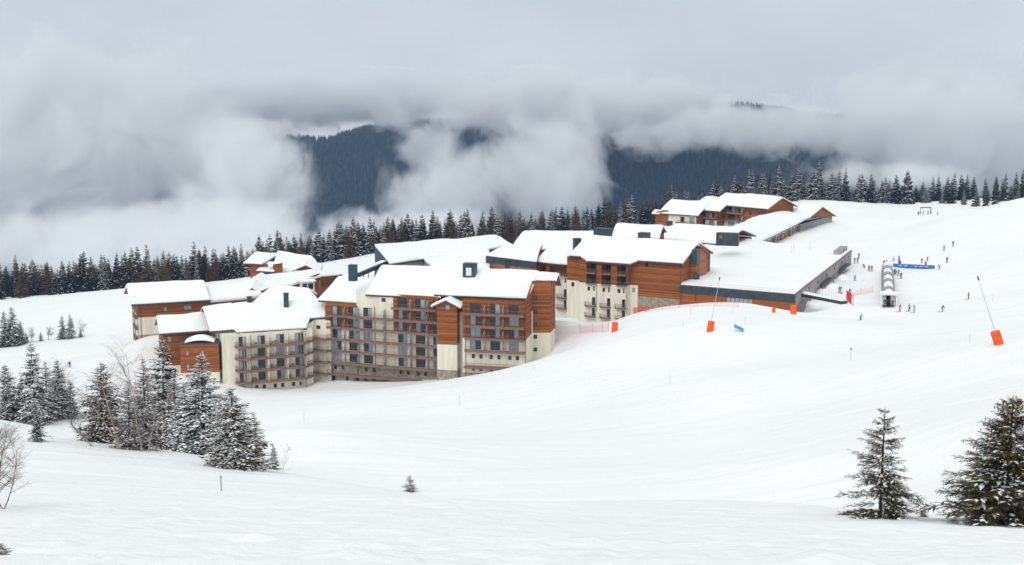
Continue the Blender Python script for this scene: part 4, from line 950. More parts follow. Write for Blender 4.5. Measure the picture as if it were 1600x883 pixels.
# low link roof between that house and the cream wing
HL = thing('link_building', 'low snow roof with dark window strip joining the western house to the wing', 'building', PD(368, 480, 345))
c = PD(328, 473, 343); LK = Fr(c, PD(412, 468.5, 350)); zl = c.z
wall(HL, 'timber_cladding', M['wood'], LK.sub(0, LK.len, -.6), 0, LK.len, 4, zl, [(LK.len * .38, LK.len * .55, zl - 1.5, zl - .4)]); window(HL, LK.sub(0, LK.len, -.6), LK.len * .38, LK.len * .55, zl - 1.5, zl - .4, panes=2, kind='dark')
gable_roof(HL, LK, 0, LK.len, zl, zl + 2.4, 0, 8.5, .7, 92, tiles=False)
core(HL, [LK.p(0, 0, -1), LK.p(LK.len, 0, -1), LK.p(LK.len, 0, -16), LK.p(0, 0, -16)], 4, zl - .1, M['wood'], 'rear_wall')
# house with the broken roof near the trees
I_ = thing('chalet', 'orange timber chalet with folded snow roof and small gables in front of larches', 'building', PD(445, 440, 405))
di = 400; ia = PD(380.5, 412, di); zi = ia.z
IF = Fr(ia, PD(409, 415.3, di - 2)); WI = IF.sub(1.5, IF.len + 1.5, -1); 
wall(I_, 'timber_cladding', M['wood'], WI, 0, WI.len, 6, zi + .1)
ir = PD(399, 395, di + 14)
roof(I_, IF.p(0, zi, 0), IF.p(IF.len, zi, 0), PD(437, 396.5, di + 14), ir, .5, 93, nu=8)
J0 = Fr(PD(400, 424, di - 4), PD(428, 428, di - 6)); zj = PD(400, 424, di - 4).z
roof(I_, J0.p(0, zj, 0), J0.p(J0.len, zj, 0), PD(440, 411, di + 4), PD(414, 410, di + 4), .5, 94, nu=8)
wall(I_, 'timber_cladding', M['wood'], J0.sub(0, J0.len, -1), 0, J0.len, 4, zj)
mb = MB(); dk_ = PD(434, 424, di - 4); mb.box(dk_.x - 1.1, dk_.x + 1.1, dk_.y - 1, dk_.y + 2, dk_.z - 3, dk_.z + 2.2); mb.build('dormer', M['wood'], I_)
snow_sheet('dormer_snow', I_, lambda a, b: Vector((dk_.x - 2.6 + 3.8 * a, dk_.y - 1.4 + 3.6 * b, dk_.z + 2.0 + .5 * a)), .35, 5, 4, 95)
i2, i3 = PD(424, 428, di - 4), PD(507, 424.5, di + 2); i4, i5 = PD(487, 401, di + 16), PD(434, 393.5, di + 16)
roof(I_, i2, i3, i4, i5, .55, 96, tiles=False, nu=16)
core(I_, [i2.to_2d() + Vector((1, 1)), i3.to_2d() + Vector((-1, 1)), i4.to_2d(), i5.to_2d()], 4, i2.z - .4, M['wood'], 'wall')
def small_gable(root, u, v, d, w, h, seed):
    """little roof gable: timber triangle under two snowy slopes"""
    c = PD(u, v, d); mb = MB(); mb.tri(c + Vector((-w / 2, 0, 0)), c + Vector((w / 2, 0, 0)), c + Vector((0, 0, h))); g = mb.build('gable', M['wood'], root)
    for sg in (-1, 1):
        e, r_ = c + Vector((sg * (w / 2 + .5), -.7, -.25)), c + Vector((0, -.7, h + .2)); e2, r2 = e + Vector((0, 7, .6)), r_ + Vector((0, 7, .6))
        if sg < 0: roof(root, e2, e, r_, r2, .35, seed, tiles=False, nu=5, nv=4, thick=.2, closed=(0, 1, 1, 0))
        else: roof(root, e, e2, r2, r_, .35, seed + 1, tiles=False, nu=5, nv=4, thick=.2, closed=(1, 0, 1, 0))
small_gable(I_, 478, 422.5, di - 8, 7.0, 1.35, 97)
# low hall with two little gables
J_ = thing('low_hall', 'low timber hall with sweeping snow roof and boxed window between wings', 'building', PD(470, 455, 365))
j0, j1, j2, j3 = PD(437, 452, 352), PD(503, 432.5, 378), PD(492, 424, 392), PD(408, 432, 385)
roof(J_, j0, j1, j2, j3, .6, 101, tiles=False, nu=18, soffit='slate')
j4 = PD(530, 430, 384); roof(J_, j1, j4, PD(520, 423.5, 396), j2, .5, 102, tiles=False, nu=8, soffit='slate')
f_ = Fr(j0, j1); wall(J_, 'timber_cladding', M['wood'], f_.sub(0, f_.len, -.7), 0, f_.len, 6, j0.z + .2)
mb = MB(); mb.v += [tuple(f_.p(0, j0.z, -.72)), tuple(f_.p(f_.len, j0.z, -.72)), tuple(f_.p(f_.len, j1.z, -.72))]; mb.f.append((0, 1, 2)); mb.m.append(0); mb.build('timber_cladding', M['wood'], J_)
f2 = Fr(j1, j4); wall(J_, 'timber_cladding', M['wood'], f2.sub(0, f2.len + 2, -.7), 0, f2.len + 2, 6, min(j1.z, j4.z))
bx = PD(481, 453, 357); bf = Fr((bx.x - 1.6, bx.y), (bx.x + 1.6, bx.y + .9)); mb = MB(); fbox(mb, bf, 0, bf.len, 0, -4, bx.z - 4, bx.z + 2.0); bo = mb.build('window_box', M['white'], J_)
snow_sheet('box_snow', bo, lambda a, b: bf.p(-.3 + (bf.len + .6) * a, bx.z + 2.0, .3 - 2.5 * b), .35, 5, 4, 103)
window(J_, bf, .25, 1.5, bx.z + .1, bx.z + 1.6, off=.06, panes=1, kind='dark'); window(J_, bf, 1.7, 2.95, bx.z + .1, bx.z + 1.6, off=.06, panes=1, kind='dark')
small_gable(J_, 402.5, 445.5, 366, 4.6, 1.25, 104); small_gable(J_, 395, 459.5, 352, 3.8, 1.5, 106)
jr = [PD(375, 462, 350), PD(425, 462, 350), PD(432, 436, 376), PD(385, 440, 376)]
roof(J_, *jr, .6, 108, tiles=False, nu=10)
core(J_, [jr[0].to_2d() + Vector((.6, .6)), jr[1].to_2d() + Vector((-.6, .6)), jr[2].to_2d(), jr[3].to_2d()], 4, jr[0].z - .3, M['wood'], 'wall')
# ------------------------------------------------------------------ trees
def conifer(seed, h, r, whorls, nbr, twigs, needles, snow, droop=.35, base=.06, cones=0, thin=1.0):
    """spruce in three meshes: trunk, crown of needle sprays, snow lying on the branches"""
    q = random.Random(seed); T, K, Sn, Cn = MB(), MB(), MB(), MB()
    lean = Vector((q.uniform(-.02, .02), q.uniform(-.02, .02), 0))
    ax = lambda z: Vector((lean.x * z * z / h, lean.y * z * z / h, z))
    T.tube([ax(h * k / 6) for k in range(7)], [(.017 if needles else .012) * h * (1 - k / 6.3) ** .8 + .008 for k in range(7)], 6)
    for w in range(whorls):
        f = base + (1 - base) * ((w + q.uniform(-.3, .3)) / whorls); f = min(max(f, .03), .985); z = f * h
        prof = (1 - f) ** .85 * (1 - .35 * max(0, .16 - f) / .16)
        for b in range(nbr if f < .8 else max(3, nbr - 2)):
            L_ = (r * prof * q.uniform(.5, 1.15) + .05 * r) * (1.25 if q.random() < .08 else 1)
            az = q.uniform(0, 2 * math.pi); dx = Vector((math.cos(az), math.sin(az), 0)); sd = Vector((-dx.y, dx.x, 0))
            a0 = -.12 + .75 * f ** 1.5 + q.uniform(-.1, .1); dr = droop * (1 - .6 * f)
            sp = lambda t: ax(z) + dx * (L_ * t) + Vector((0, 0, L_ * (a0 * t - dr * t * t + .18 * max(0, t - .7))))
            K.tri(sp(0) + sd * .012 * h / 7, sp(0) - sd * .012 * h / 7, sp(1))
            for j in range(twigs):
                t = .12 + .88 * (j + q.random()) / twigs; p = sp(t); s = 1 if j % 2 else -1
                l = (L_ * (.38 if needles == 0 else .30) * (1.1 - .6 * t) + .03 * r) * q.uniform(.6, 1.2)
                d = (dx * q.uniform(.5, .95) + sd * s * q.uniform(.35, .9) + Vector((0, 0, q.uniform(-.42, .12)))).normalized()
                wv = d.cross(Vector((0, 0, 1))).normalized() * (l * .17 * thin)
                tip = p + d * l
                if needles == 0:                          # distant tree: a broad spray and the curtain that hangs from it
                    wv = wv * 2.0; K.tri(p - wv, p + wv, tip)
                    hg = p + d * (l * .35) + Vector((0, 0, -l * q.uniform(.45, .8))); K.tri(p - d * l * .1, tip, hg)
                else:
                    ww_ = wv * (.45 if needles < 6 else .34); K.tri(p - ww_, p + ww_, tip)
                    if j % 3 == 0 and needles < 6: K.tri(p, tip, p + d * (l * .4) + Vector((0, 0, -l * q.uniform(.2, .45))))
                    for n in range(needles):
                        u = (n + .5) / needles; c = p + d * (l * u * .9); sg = 1 if n % 2 else -1
                        nd = (d * .8 + wv.normalized() * sg * q.uniform(.4, .9) + Vector((0, 0, q.uniform(-.35, .3)))).normalized()
                        e = c + nd * (l * .45 * (1.1 - .5 * u)); ww = d * (l * (.10 if needles < 6 else .075))
                        K.tri(c - ww, c + ww, e)
                if q.random() < snow:
                    up = Vector((0, 0, .012 * h / 6 + l * .03)); k0 = q.uniform(.0, .3); k1 = q.uniform(.65, 1.0); m = p + d * (l * (k0 + k1) / 2) + up * 2.2
                    a, c = p + d * (l * k0) + up, p + d * (l * k1) + up; wb = wv * q.uniform(.8, 1.6) * (1 if needles < 6 else .6)
                    Sn.tri(a, m - wb, m); Sn.tri(m - wb, c, m); Sn.tri(c, m + wb, m); Sn.tri(m + wb, a, m)
                if cones and f > .45 and q.random() < cones:
                    c = tip; Cn.tube([c, c + Vector((0, 0, -.13))], [.028, .02], 4)
            if q.random() < snow * 1.3:                   # cushion along the branch itself
                for t in (q.uniform(.25, .5), q.uniform(.55, .9)):
                    p = sp(t) + Vector((0, 0, .012 * h)); e = min(L_ * q.uniform(.08, .16), .2 if needles else 9); g = e * q.uniform(.5, .9)
                    m = p + Vector((0, 0, e * .45)); rg = [p + dx * e, p + sd * g, p - dx * e, p - sd * g]
                    for k in range(4): Sn.tri(rg[k], rg[(k + 1) % 4], m)
    K.tube([ax(h * .97), ax(h * 1.03)], [.012 * h / 6, .003], 4)
    return T, K, Sn, Cn
class TreeKind:
    def __init__(s, mb, needle, name='tree', snowname='branch_snow'):
        T, K, Sn, Cn = mb
        s.t = T.mesh('trunk', [M['bark']]); s.k = K.mesh('crown', [M[needle]])
        s.s = Sn.mesh(snowname, [M['snow_tree']]) if Sn.f else None; s.c = Cn.mesh('cones', [M['cone']]) if Cn.f else None
def plant(kind, name, label, loc, scale, rz, group=None, lean=(0, 0), cat='tree'):
    o = thing(name, label, cat, loc, group, rz); o.scale = scale; o.rotation_euler = (lean[0], lean[1], rz)
    link('trunk', kind.t, o); c = link('crown', kind.k, o)
    if kind.s: x = link('branch_snow', kind.s, c); x['kind'] = 'stuff'
    if kind.c: x = link('cones', kind.c, c); x['kind'] = 'stuff'
    return o
# the forest behind the resort
dark = [TreeKind(conifer(100 + k, 10, 2.1 + .2 * k, 26, 8, 8, 0, .12), 'needle_far') for k in range(4)]
white = [TreeKind(conifer(120 + k, 10, 2.3 + .25 * k, 25, 8, 8, 0, .55), 'needle_far') for k in range(4)]
larch = [TreeKind(conifer(140 + k, 10, 2.1 + .2 * k, 26, 7, 7, 0, 0.02, droop=.1, thin=.35), 'larch') for k in range(4)]
fq = random.Random(77)
def forest(us, d_of, rows, drow, hmin, hmax, plarch, pwhite, where):
    for rI in range(rows):
        for u in us:
            uu = u + fq.uniform(-7, 7); d = d_of(uu) + rI * drow + fq.uniform(-6, 6)
            x = (uu - CX) / FPX * d * 1.0; hh = fq.uniform(hmin, hmax) * fq.choice((1, 1, 1, .72, .85, 1.12))
            p = fq.random(); kd, nm, lb = (larch, 'larch_tree', 'bare brown larch in the forest edge ' + where) if p < plarch(uu) else ((white, 'spruce_tree', 'snow-dusted spruce in the forest edge ' + where) if p < plarch(uu) + pwhite(uu) else (dark, 'spruce_tree', 'dark green spruce in the forest edge ' + where))
            plant(fq.choice(kd), nm, lb, (x, d, gz(x, d) - .4), (hh / 10 * fq.uniform(.68, 1.05),) * 2 + (hh / 10,), fq.uniform(0, 6.28), lb + 's')
dl = lambda u: float(np.interp(u, (-60, 300, 600, 850, 1080), (528, 530, 556, 560, 575)))
forest(np.arange(-30, 1075, 13.0), dl, 3, 17, 10.5, 15.5, lambda u: .5 if 150 < u < 640 else .24, lambda u: .2 if u < 500 else .25, 'below the resort')
dr_ = lambda u: float(np.interp(u, (1060, 1300, 1450, 1640), (592, 622, 640, 560)))
forest(np.arange(1072, 1425, 15.0), dr_, 2, 20, 11, 16.5, lambda u: .02, lambda u: .62, 'above the upper terrace')
forest(np.arange(1425, 1640, 17.0), dr_, 2, 18, 7, 10.5, lambda u: .04, lambda u: .4, 'along the upper piste')
# the closed wood behind the edge, which reads as one mass
def wood_mass(us, d_of, d0, label, kinds, seed):
    g = random.Random(seed); Vs, Fs, Ms = [], [], []; nv = 0
    for u in us:
        kd, mi = g.choice(kinds); uu = u + g.uniform(-8, 8); d = d_of(uu) + d0 + g.uniform(0, 30); x = (uu - CX) / FPX * d; k = g.uniform(.95, 1.45); a = g.uniform(0, 6.28)
        z = gz(x, d) - .4; v = np.empty(len(kd.k.vertices) * 3, np.float32); kd.k.vertices.foreach_get('co', v); v = v.reshape(-1, 3)
        w = np.c_[(v[:, 0] * math.cos(a) - v[:, 1] * math.sin(a)) * k * .8 + x, (v[:, 0] * math.sin(a) + v[:, 1] * math.cos(a)) * k * .8 + d, v[:, 2] * k + z]
        li = np.array([l.vertex_index for l in kd.k.loops], np.int32); st = np.array([p.loop_start for p in kd.k.polygons]); tot = np.array([p.loop_total for p in kd.k.polygons]); st = st[tot == 3]
        f = np.stack([li[st], li[st + 1], li[st + 2]], -1) + nv; Vs.append(w); Fs.append(f); Ms.append(np.full(len(f), mi)); nv += len(w)
    V = np.concatenate(Vs); Fc = np.concatenate(Fs); mi = np.concatenate(Ms)
    me = bpy.data.meshes.new('forest'); me.vertices.add(len(V)); me.vertices.foreach_set('co', V.ravel().astype(np.float32)); me.loops.add(Fc.size); me.loops.foreach_set('vertex_index', Fc.ravel().astype(np.int32))
    me.polygons.add(len(Fc)); me.polygons.foreach_set('loop_start', np.arange(0, Fc.size, 3, dtype=np.int32)); me.materials.append(M['needle_far']); me.materials.append(M['larch']); me.polygons.foreach_set('material_index', mi.astype(np.int32)); me.update(calc_edges=True)
    o = link('forest', me); o['kind'] = 'stuff'; o['label'] = label
wood_mass(np.arange(-40, 1080, 6.8), dl, 9, 'closed spruce and larch wood behind the forest edge', [(k, 0) for k in dark] + [(k, 1) for k in larch], 8)
wood_mass(np.arange(1068, 1640, 11.0), dr_, 24, 'closed spruce wood behind the upper forest edge', [(k, 0) for k in dark], 9)
# spruces and birches on the near rim
nearA = TreeKind(conifer(201, 7, 2.15, 34, 8, 14, 5, .9), 'needle'); nearB = TreeKind(conifer(202, 7, 1.95, 34, 8, 13, 5, 1.0), 'needle')
nearC = TreeKind(conifer(203, 7, 2.45, 32, 8, 14, 5, .8), 'needle_ol'); nearD = TreeKind(conifer(204, 7, 2.15, 33, 8, 13, 5, .42), 'needle')
coneA = TreeKind(conifer(205, 7, 2.95, 20, 7, 22, 9, .30, droop=.2, cones=.08), 'needle_ol'); coneB = TreeKind(conifer(206, 7, 3.1, 31, 9, 22, 9, .28, droop=.2, cones=.10), 'needle_ol')
tinyA = TreeKind(conifer(207, 7, 4.2, 14, 9, 14, 6, .30, droop=.1, base=.05), 'needle_ol')
frost = TreeKind(conifer(208, 7, 2.0, 32, 7, 12, 4, .62, droop=.15, thin=.6), 'twig')
def rim(kind, u, vb, vt, label, wid=1.0, name='spruce_tree', lean=(0, 0), group=None):
    p = hit(u, vb); H = (vb - vt) / FPX * p.y / .97; s = H / 7.1
    return plant(kind, name, label, p - Vector((0, 0, .12 * s)), (s * wid, s * wid, s), random.uniform(0, 6.28), group, lean)
rim(nearC, 368, 731, 598, 'snow-laden spruce with olive lower branches at the end of the birch group', 1.4)
rim(nearA, 319, 712, 545, 'tall spruce thick with snow between the leaning birch and the olive spruce', 1.2)
rim(nearB, 290, 708, 592, 'slim snow-covered spruce at the foot of the tallest spruce', 1.2)
rim(nearD, 259, 698, 522, 'tall dark spruce standing behind the forked birch', 1.15)
rim(nearD, 160, 691, 560, 'dark spruce with little snow behind the pale birch trunks', 1.3)
rim(nearA, 428, 734, 690, 'small young spruce at the very end of the birch group', .9)
rim(nearB, 56, 662, 530, 'tall frosted spruce rising from the middle of the western clump', 1.0)
rim(nearD, 60, 690, 628, 'small dark spruce in front of the western clump', .95)
rim(nearA, 92, 652, 558, 'broad frosted spruce on the piste side of the western clump', 1.1)
rim(nearC, 14, 656, 566, 'frosted spruce at the outer edge of the western clump', 1.15)
rim(nearB, 36, 655, 585, 'lower frosted spruce squeezed inside the western clump', 1.1)
rim(tinyA, 640, 768, 740, 'tiny half-buried spruce alone on the snow bowl', 1.0)
rim(coneA, 1375, 808, 627, 'open-branched spruce with hanging cones alone on the slope', 1.0)
rim(coneB, 1572, 818, 606, 'dense bushy spruce loaded with brown cones', 1.3)
rim(tinyA, 1443, 808, 794, 'low spruce sprig poking from the snow beside the bushy spruce', 1.5)
rim(tinyA, 2, 868, 842, 'spruce seedling tip poking from the near snow', 1.6)
for u, vb, vt, wd, lb in ((229, 701, 552, 1.0, 'frosted leafless larch behind the two thin saplings'), (203, 702, 590, 1.15, 'frosted leafless larch between slender birch and saplings'), (276, 703, 575, 1.0, 'frosted leafless larch between the dark spruce and the slim spruce'),
                     (75, 656, 560, 1.1, 'frosted leafless larch in the western clump'), (112, 653, 590, 1.2, 'frosted leafless larch on the piste side of the western clump'), (345, 718, 610, 1.1, 'frosted leafless larch behind the olive spruce'), (400, 733, 640, 1.2, 'frosted leafless larch between olive spruce and young spruce')):
    rim(frost, u, vb, vt, lb, wd, 'larch_tree')
for u, vb, vt, k, lb in ((98, 530, 492, nearD, 'dark spruce of a pair on the western slope'), (111, 529, 490, nearA, 'snowier spruce of a pair on the western slope'), (126, 527, 513, nearA, 'small spruce beside the pair on the western slope'),
                      (22, 541, 477, nearD, 'tall thin dark spruce at the edge of the western slope'), (8, 542, 484, nearD, 'dark spruce beside the tall thin one on the western slope'), (33, 538, 500, nearA, 'frosted spruce at the end of the western slope row'), (64, 533, 518, nearB, 'little frosted spruce between shrubs on the western slope'), (41, 535, 519, nearD, 'little dark spruce between shrubs on the western slope')):
    rim(k, u, vb, vt, lb, .95 if vb - vt > 30 else 1.2)
# bare birches
def birch(seed, H, lean, fork=1, dens=1.0, r0=.09):
    q = random.Random(seed); T, W = MB(), MB()
    def grow(p, d, l, r, lev):
        n = 5; pts_ = [p]; dd = d.copy()
        for k in range(n):
            dd = (dd + Vector((q.uniform(-.16, .16), q.uniform(-.16, .16), q.uniform(-.05, .10) if lev < 2 else q.uniform(-.2, .08)))).normalized(); pts_.append(pts_[-1] + dd * (l / n))
        (T if lev == 0 else W).tube(pts_, [r * (1 - .75 * k / n) for k in range(n + 1)], 6 if lev == 0 else (4 if lev == 1 else 3), cap=False)
        if lev >= 3: return
        cnt = int((17, 10, 7)[lev] * dens)
        for c in range(cnt):
            t = q.uniform(.25 if lev == 0 else .15, 1); i = min(int(t * n), n - 1); b = pts_[i].lerp(pts_[i + 1], t * n - i)
            az = q.uniform(0, 6.28); sd = Vector((math.cos(az), math.sin(az), q.uniform(-.05, .5)))
            nd = (dd * .55 + sd * .8).normalized(); grow(b, nd, l * q.uniform(.28, .5) * (1.1 - .4 * t), r * .38 * (1 - .4 * t), lev + 1)
    for k in range(fork):
        d = Vector((lean[0] + k * .16 * (-1) ** k, lean[1], 1)).normalized(); grow(Vector((k * .1, 0, -.2)), d, H, r0 * (1 - .15 * k), 0)
    return T, W
def put_birch(seed, u, vb, vt, lean, label, fork=1, dens=1.0, r0=.09, name='birch_tree', mat='birch', cat='tree'):
    p = hit(u, vb); H = (vb - vt) / FPX * p.y / .97; T, W = birch(seed, H, lean, fork, dens, r0)
    o = thing(name, label, cat, p)
    t = link('trunk' if name == 'birch_tree' else 'stem', T.mesh('trunk', [M[mat]], smooth=True), o); link('crown', W.mesh('crown', [M['twig']]), o)
    return o
put_birch(1, 248, 698, 535, (-.30, 0), 'forked pale birch leaning over in front of the tall dark spruce', 2, 1.2, .10)
put_birch(2, 190, 702, 585, (-.42, 0), 'slender birch leaning away from the forked birch, snow at its foot', 2, 1.1, .085)
put_birch(3, 148, 698, 628, (-.75, 0), 'short birch leaning low over the snow', 1, 1.1, .075)
put_birch(4, 222, 706, 600, (.05, 0), 'thin bare sapling beside the forked birch', 1, 1.1, .05)
put_birch(5, 231, 707, 590, (.12, 0), 'second thin bare sapling beside the forked birch', 1, 1.0, .045)
put_birch(6, 440, 736, 693, (.25, 0), 'wispy bare sapling beyond the small young spruce', 1, .8, .03)
put_birch(7, 132, 526, 498, (0, 0), 'small bare tree next to the spruce pair on the western slope', 1, 1.4, .06)
put_birch(8, 75, 531, 511, (.1, 0), 'grey leafless shrub on the western slope', 3, 1.4, .05, 'bare_shrub', 'twig', 'shrub')
put_birch(9, 50, 534, 513, (-.1, 0), 'brown leafless shrub on the western slope', 3, 1.4, .05, 'bare_shrub', 'twig', 'shrub')
put_birch(10, -6, 796, 668, (.12, 0), 'bare twiggy shrub with arching branches on the near slope', 4, 1.4, .035, 'bare_shrub', 'twig', 'shrub')
put_birch(11, 110, 655, 560, (-.05, 0), 'frosted bare birch inside the western clump', 1, 1.3, .07)
put_birch(12, 212, 704, 640, (-.5, 0), 'low arching bare bush below the birches', 3, 1.2, .05, 'bare_shrub', 'twig', 'shrub')
# ------------------------------------------------------------------ skiers
def skin_body(name, J, E, rad):
    """one continuous body: joints J, bones E, radii, grown with a Skin modifier; face materials by nearest bone"""
    me = bpy.data.meshes.new(name); keys = list(J); idx = {k: i for i, k in enumerate(keys)}
    me.from_pydata([J[k] for k in keys], [(idx[a], idx[b]) for a, b in E], []); o = bpy.data.objects.new(name, me); col.objects.link(o)
    m = o.modifiers.new('skin', 'SKIN'); m.use_smooth_shade = True
    for i, k in enumerate(keys):
        v = me.skin_vertices[0].data[i]; v.radius = rad[k] if isinstance(rad[k], tuple) else (rad[k], rad[k]); v.use_root = (k == 'pelvis')
    s = o.modifiers.new('sub', 'SUBSURF'); s.levels = 1; s.render_levels = 1
    dg = bpy.context.evaluated_depsgraph_get(); out = bpy.data.meshes.new_from_object(o.evaluated_get(dg)); out.name = name
    bpy.data.objects.remove(o)
    for k in range(4): out.materials.append(None)
    reg = {'head': 3, 'neck': 2, 'foot': 1, 'toe': 1}
    segs = []
    for a, b in E:
        leg = any(w in (a + b) for w in ('knee', 'ankle', 'toe')) or a.startswith('hip') or b.startswith('hip')
        segs.append((Vector(J[a]), Vector(J[b]), 2 if 'hand' in (a + b) else (1 if leg else (3 if b == 'crown' else (2 if b == 'head' else 0)))))
    for p in out.polygons:
        c = p.center; best = None
        for a, b, mi in segs:
            t = max(0, min(1, (c - a).dot(b - a) / max((b - a).length_squared, 1e-9))); dd = (a + (b - a) * t - c).length
            if best is None or dd < best[0]: best = (dd, mi)
        p.material_index = best[1]; p.use_smooth = True
    return out
BONES = [('pelvis', 'chest'), ('chest', 'neck'), ('neck', 'head'), ('head', 'crown')]
for s_ in 'lr': BONES += [('chest', 'sho' + s_), ('sho' + s_, 'elb' + s_), ('elb' + s_, 'hand' + s_), ('pelvis', 'hip' + s_), ('hip' + s_, 'knee' + s_), ('knee' + s_, 'ankle' + s_), ('ankle' + s_, 'toe' + s_)]
RAD = {'pelvis': (.17, .14), 'chest': (.20, .15), 'neck': .07, 'head': (.105, .115), 'crown': .09}
for s_ in 'lr': RAD.update({'sho' + s_: .085, 'elb' + s_: .06, 'hand' + s_: .05, 'hip' + s_: .11, 'knee' + s_: .08, 'ankle' + s_: .07, 'toe' + s_: .055})
def pose(bend, knee, arm, stride=0.0):
    """bend: trunk lean forward (+y is ahead), knee flex, arm raise"""
    hz = .93 - .22 * knee; py = -.10 * knee
    J = {'pelvis': (0, py, hz), 'chest': (0, py + .42 * math.sin(bend), hz + .42 * math.cos(bend))}
    cx, cy, cz = J['chest']; J['neck'] = (0, cy + .13 * math.sin(bend), cz + .14); J['head'] = (0, cy + .17 * math.sin(bend) + .02, cz + .25); J['crown'] = (0, cy + .2 * math.sin(bend), cz + .36)
    for s_, sg in (('l', -1), ('r', 1)):
        st = stride * sg
        J['sho' + s_] = (sg * .19, cy, cz + .04); J['elb' + s_] = (sg * .29, cy + .10 + .18 * arm, cz - .22 + .05 * arm); J['hand' + s_] = (sg * (.26 + .08 * arm), cy + .22 + .30 * arm, cz - .38 + .22 * arm)
        J['hip' + s_] = (sg * .10, py, hz - .06); J['knee' + s_] = (sg * .12, .12 * knee + .05 + st * .5, .50 - .05 * knee); J['ankle' + s_] = (sg * .12, -.02 + st, .10); J['toe' + s_] = (sg * .13, .16 + st, .05)
    return J
bodies = [skin_body('body', J, BONES, RAD) for J in (pose(.08, .1, .2), pose(.55, .9, .8), pose(.2, .25, .5, .16), pose(1.1, .8, .3))]
skm, plm = [], []
for st in (0, 0, .16, 0):
    mb = MB()
    for sg in (-1, 1):
        x = sg * .13; y = st * sg
        mb.hexa([(x - .05, y - .75, 0), (x + .05, y - .75, 0), (x + .045, y + .85, 0), (x - .045, y + .85, 0), (x - .05, y - .75, .02), (x + .05, y - .75, .02), (x + .045, y + .85, .02), (x - .045, y + .85, .02)])
        mb.hexa([(x - .045, y + .85, 0), (x + .045, y + .85, 0), (x + .02, y + 1.0, .09), (x - .02, y + 1.0, .09), (x - .045, y + .85, .02), (x + .045, y + .85, .02), (x + .02, y + 1.0, .11), (x - .02, y + 1.0, .11)])
    skm.append(mb.mesh('skis', [M['dark']]))
for J in (pose(.08, .1, .2), pose(.55, .9, .8), pose(.2, .25, .5, .16), pose(1.1, .8, .3)):
    mb = MB()
    for s_, sg in (('l', -1), ('r', 1)):
        h = Vector(J['hand' + s_]); mb.tube([h + Vector((0, 0, .08)), Vector((h.x * 1.25, h.y - .25, .02))], .011, 4)
    plm.append(mb.mesh('ski_poles', [M['rail']]))
gm = MB(); gm.box(-.085, .085, .085, .125, -.03, .045); gogm = gm.mesh('goggles', [M['glass']])
CL = {k: plain('cloth_' + k, c, .8) for k, c in dict(red=(.55, .03, .04), darkred=(.30, .03, .04), navy=(.03, .05, .13), black=(.018, .018, .022), blue=(.06, .13, .5), paleblue=(.28, .42, .66), green=(.05, .25, .17), orange=(.75, .18, .04), grey=(.22, .23, .25), white=(.65, .66, .68), lime=(.4, .6, .08), brown=(.2, .11, .07)).items()}
skin = plain('skin', (.55, .33, .24), .6)
def skier(u, v, jac, tro, ps, face, label, hel='black', poles=True, p=None):
    p = p or hit(u, v)
    o = thing('person', label, 'person', p - Vector((0, 0, .02)), 'skiers on the piste', R(face))
    o.scale = (1.05, 1.05, 1.05); b = link('body', bodies[ps], o)
    for i, m in enumerate((CL[jac], CL[tro], skin, CL[hel])):
        b.material_slots[i].link = 'OBJECT'; b.material_slots[i].material = m
    link('skis', skm[ps], o)
    if poles: link('ski_poles', plm[ps], o)
    hd = (pose(.08, .1, .2), pose(.55, .9, .8), pose(.2, .25, .5, .16), pose(1.1, .8, .3))[ps]['head']; link('goggles', gogm, o, hd)
    return o
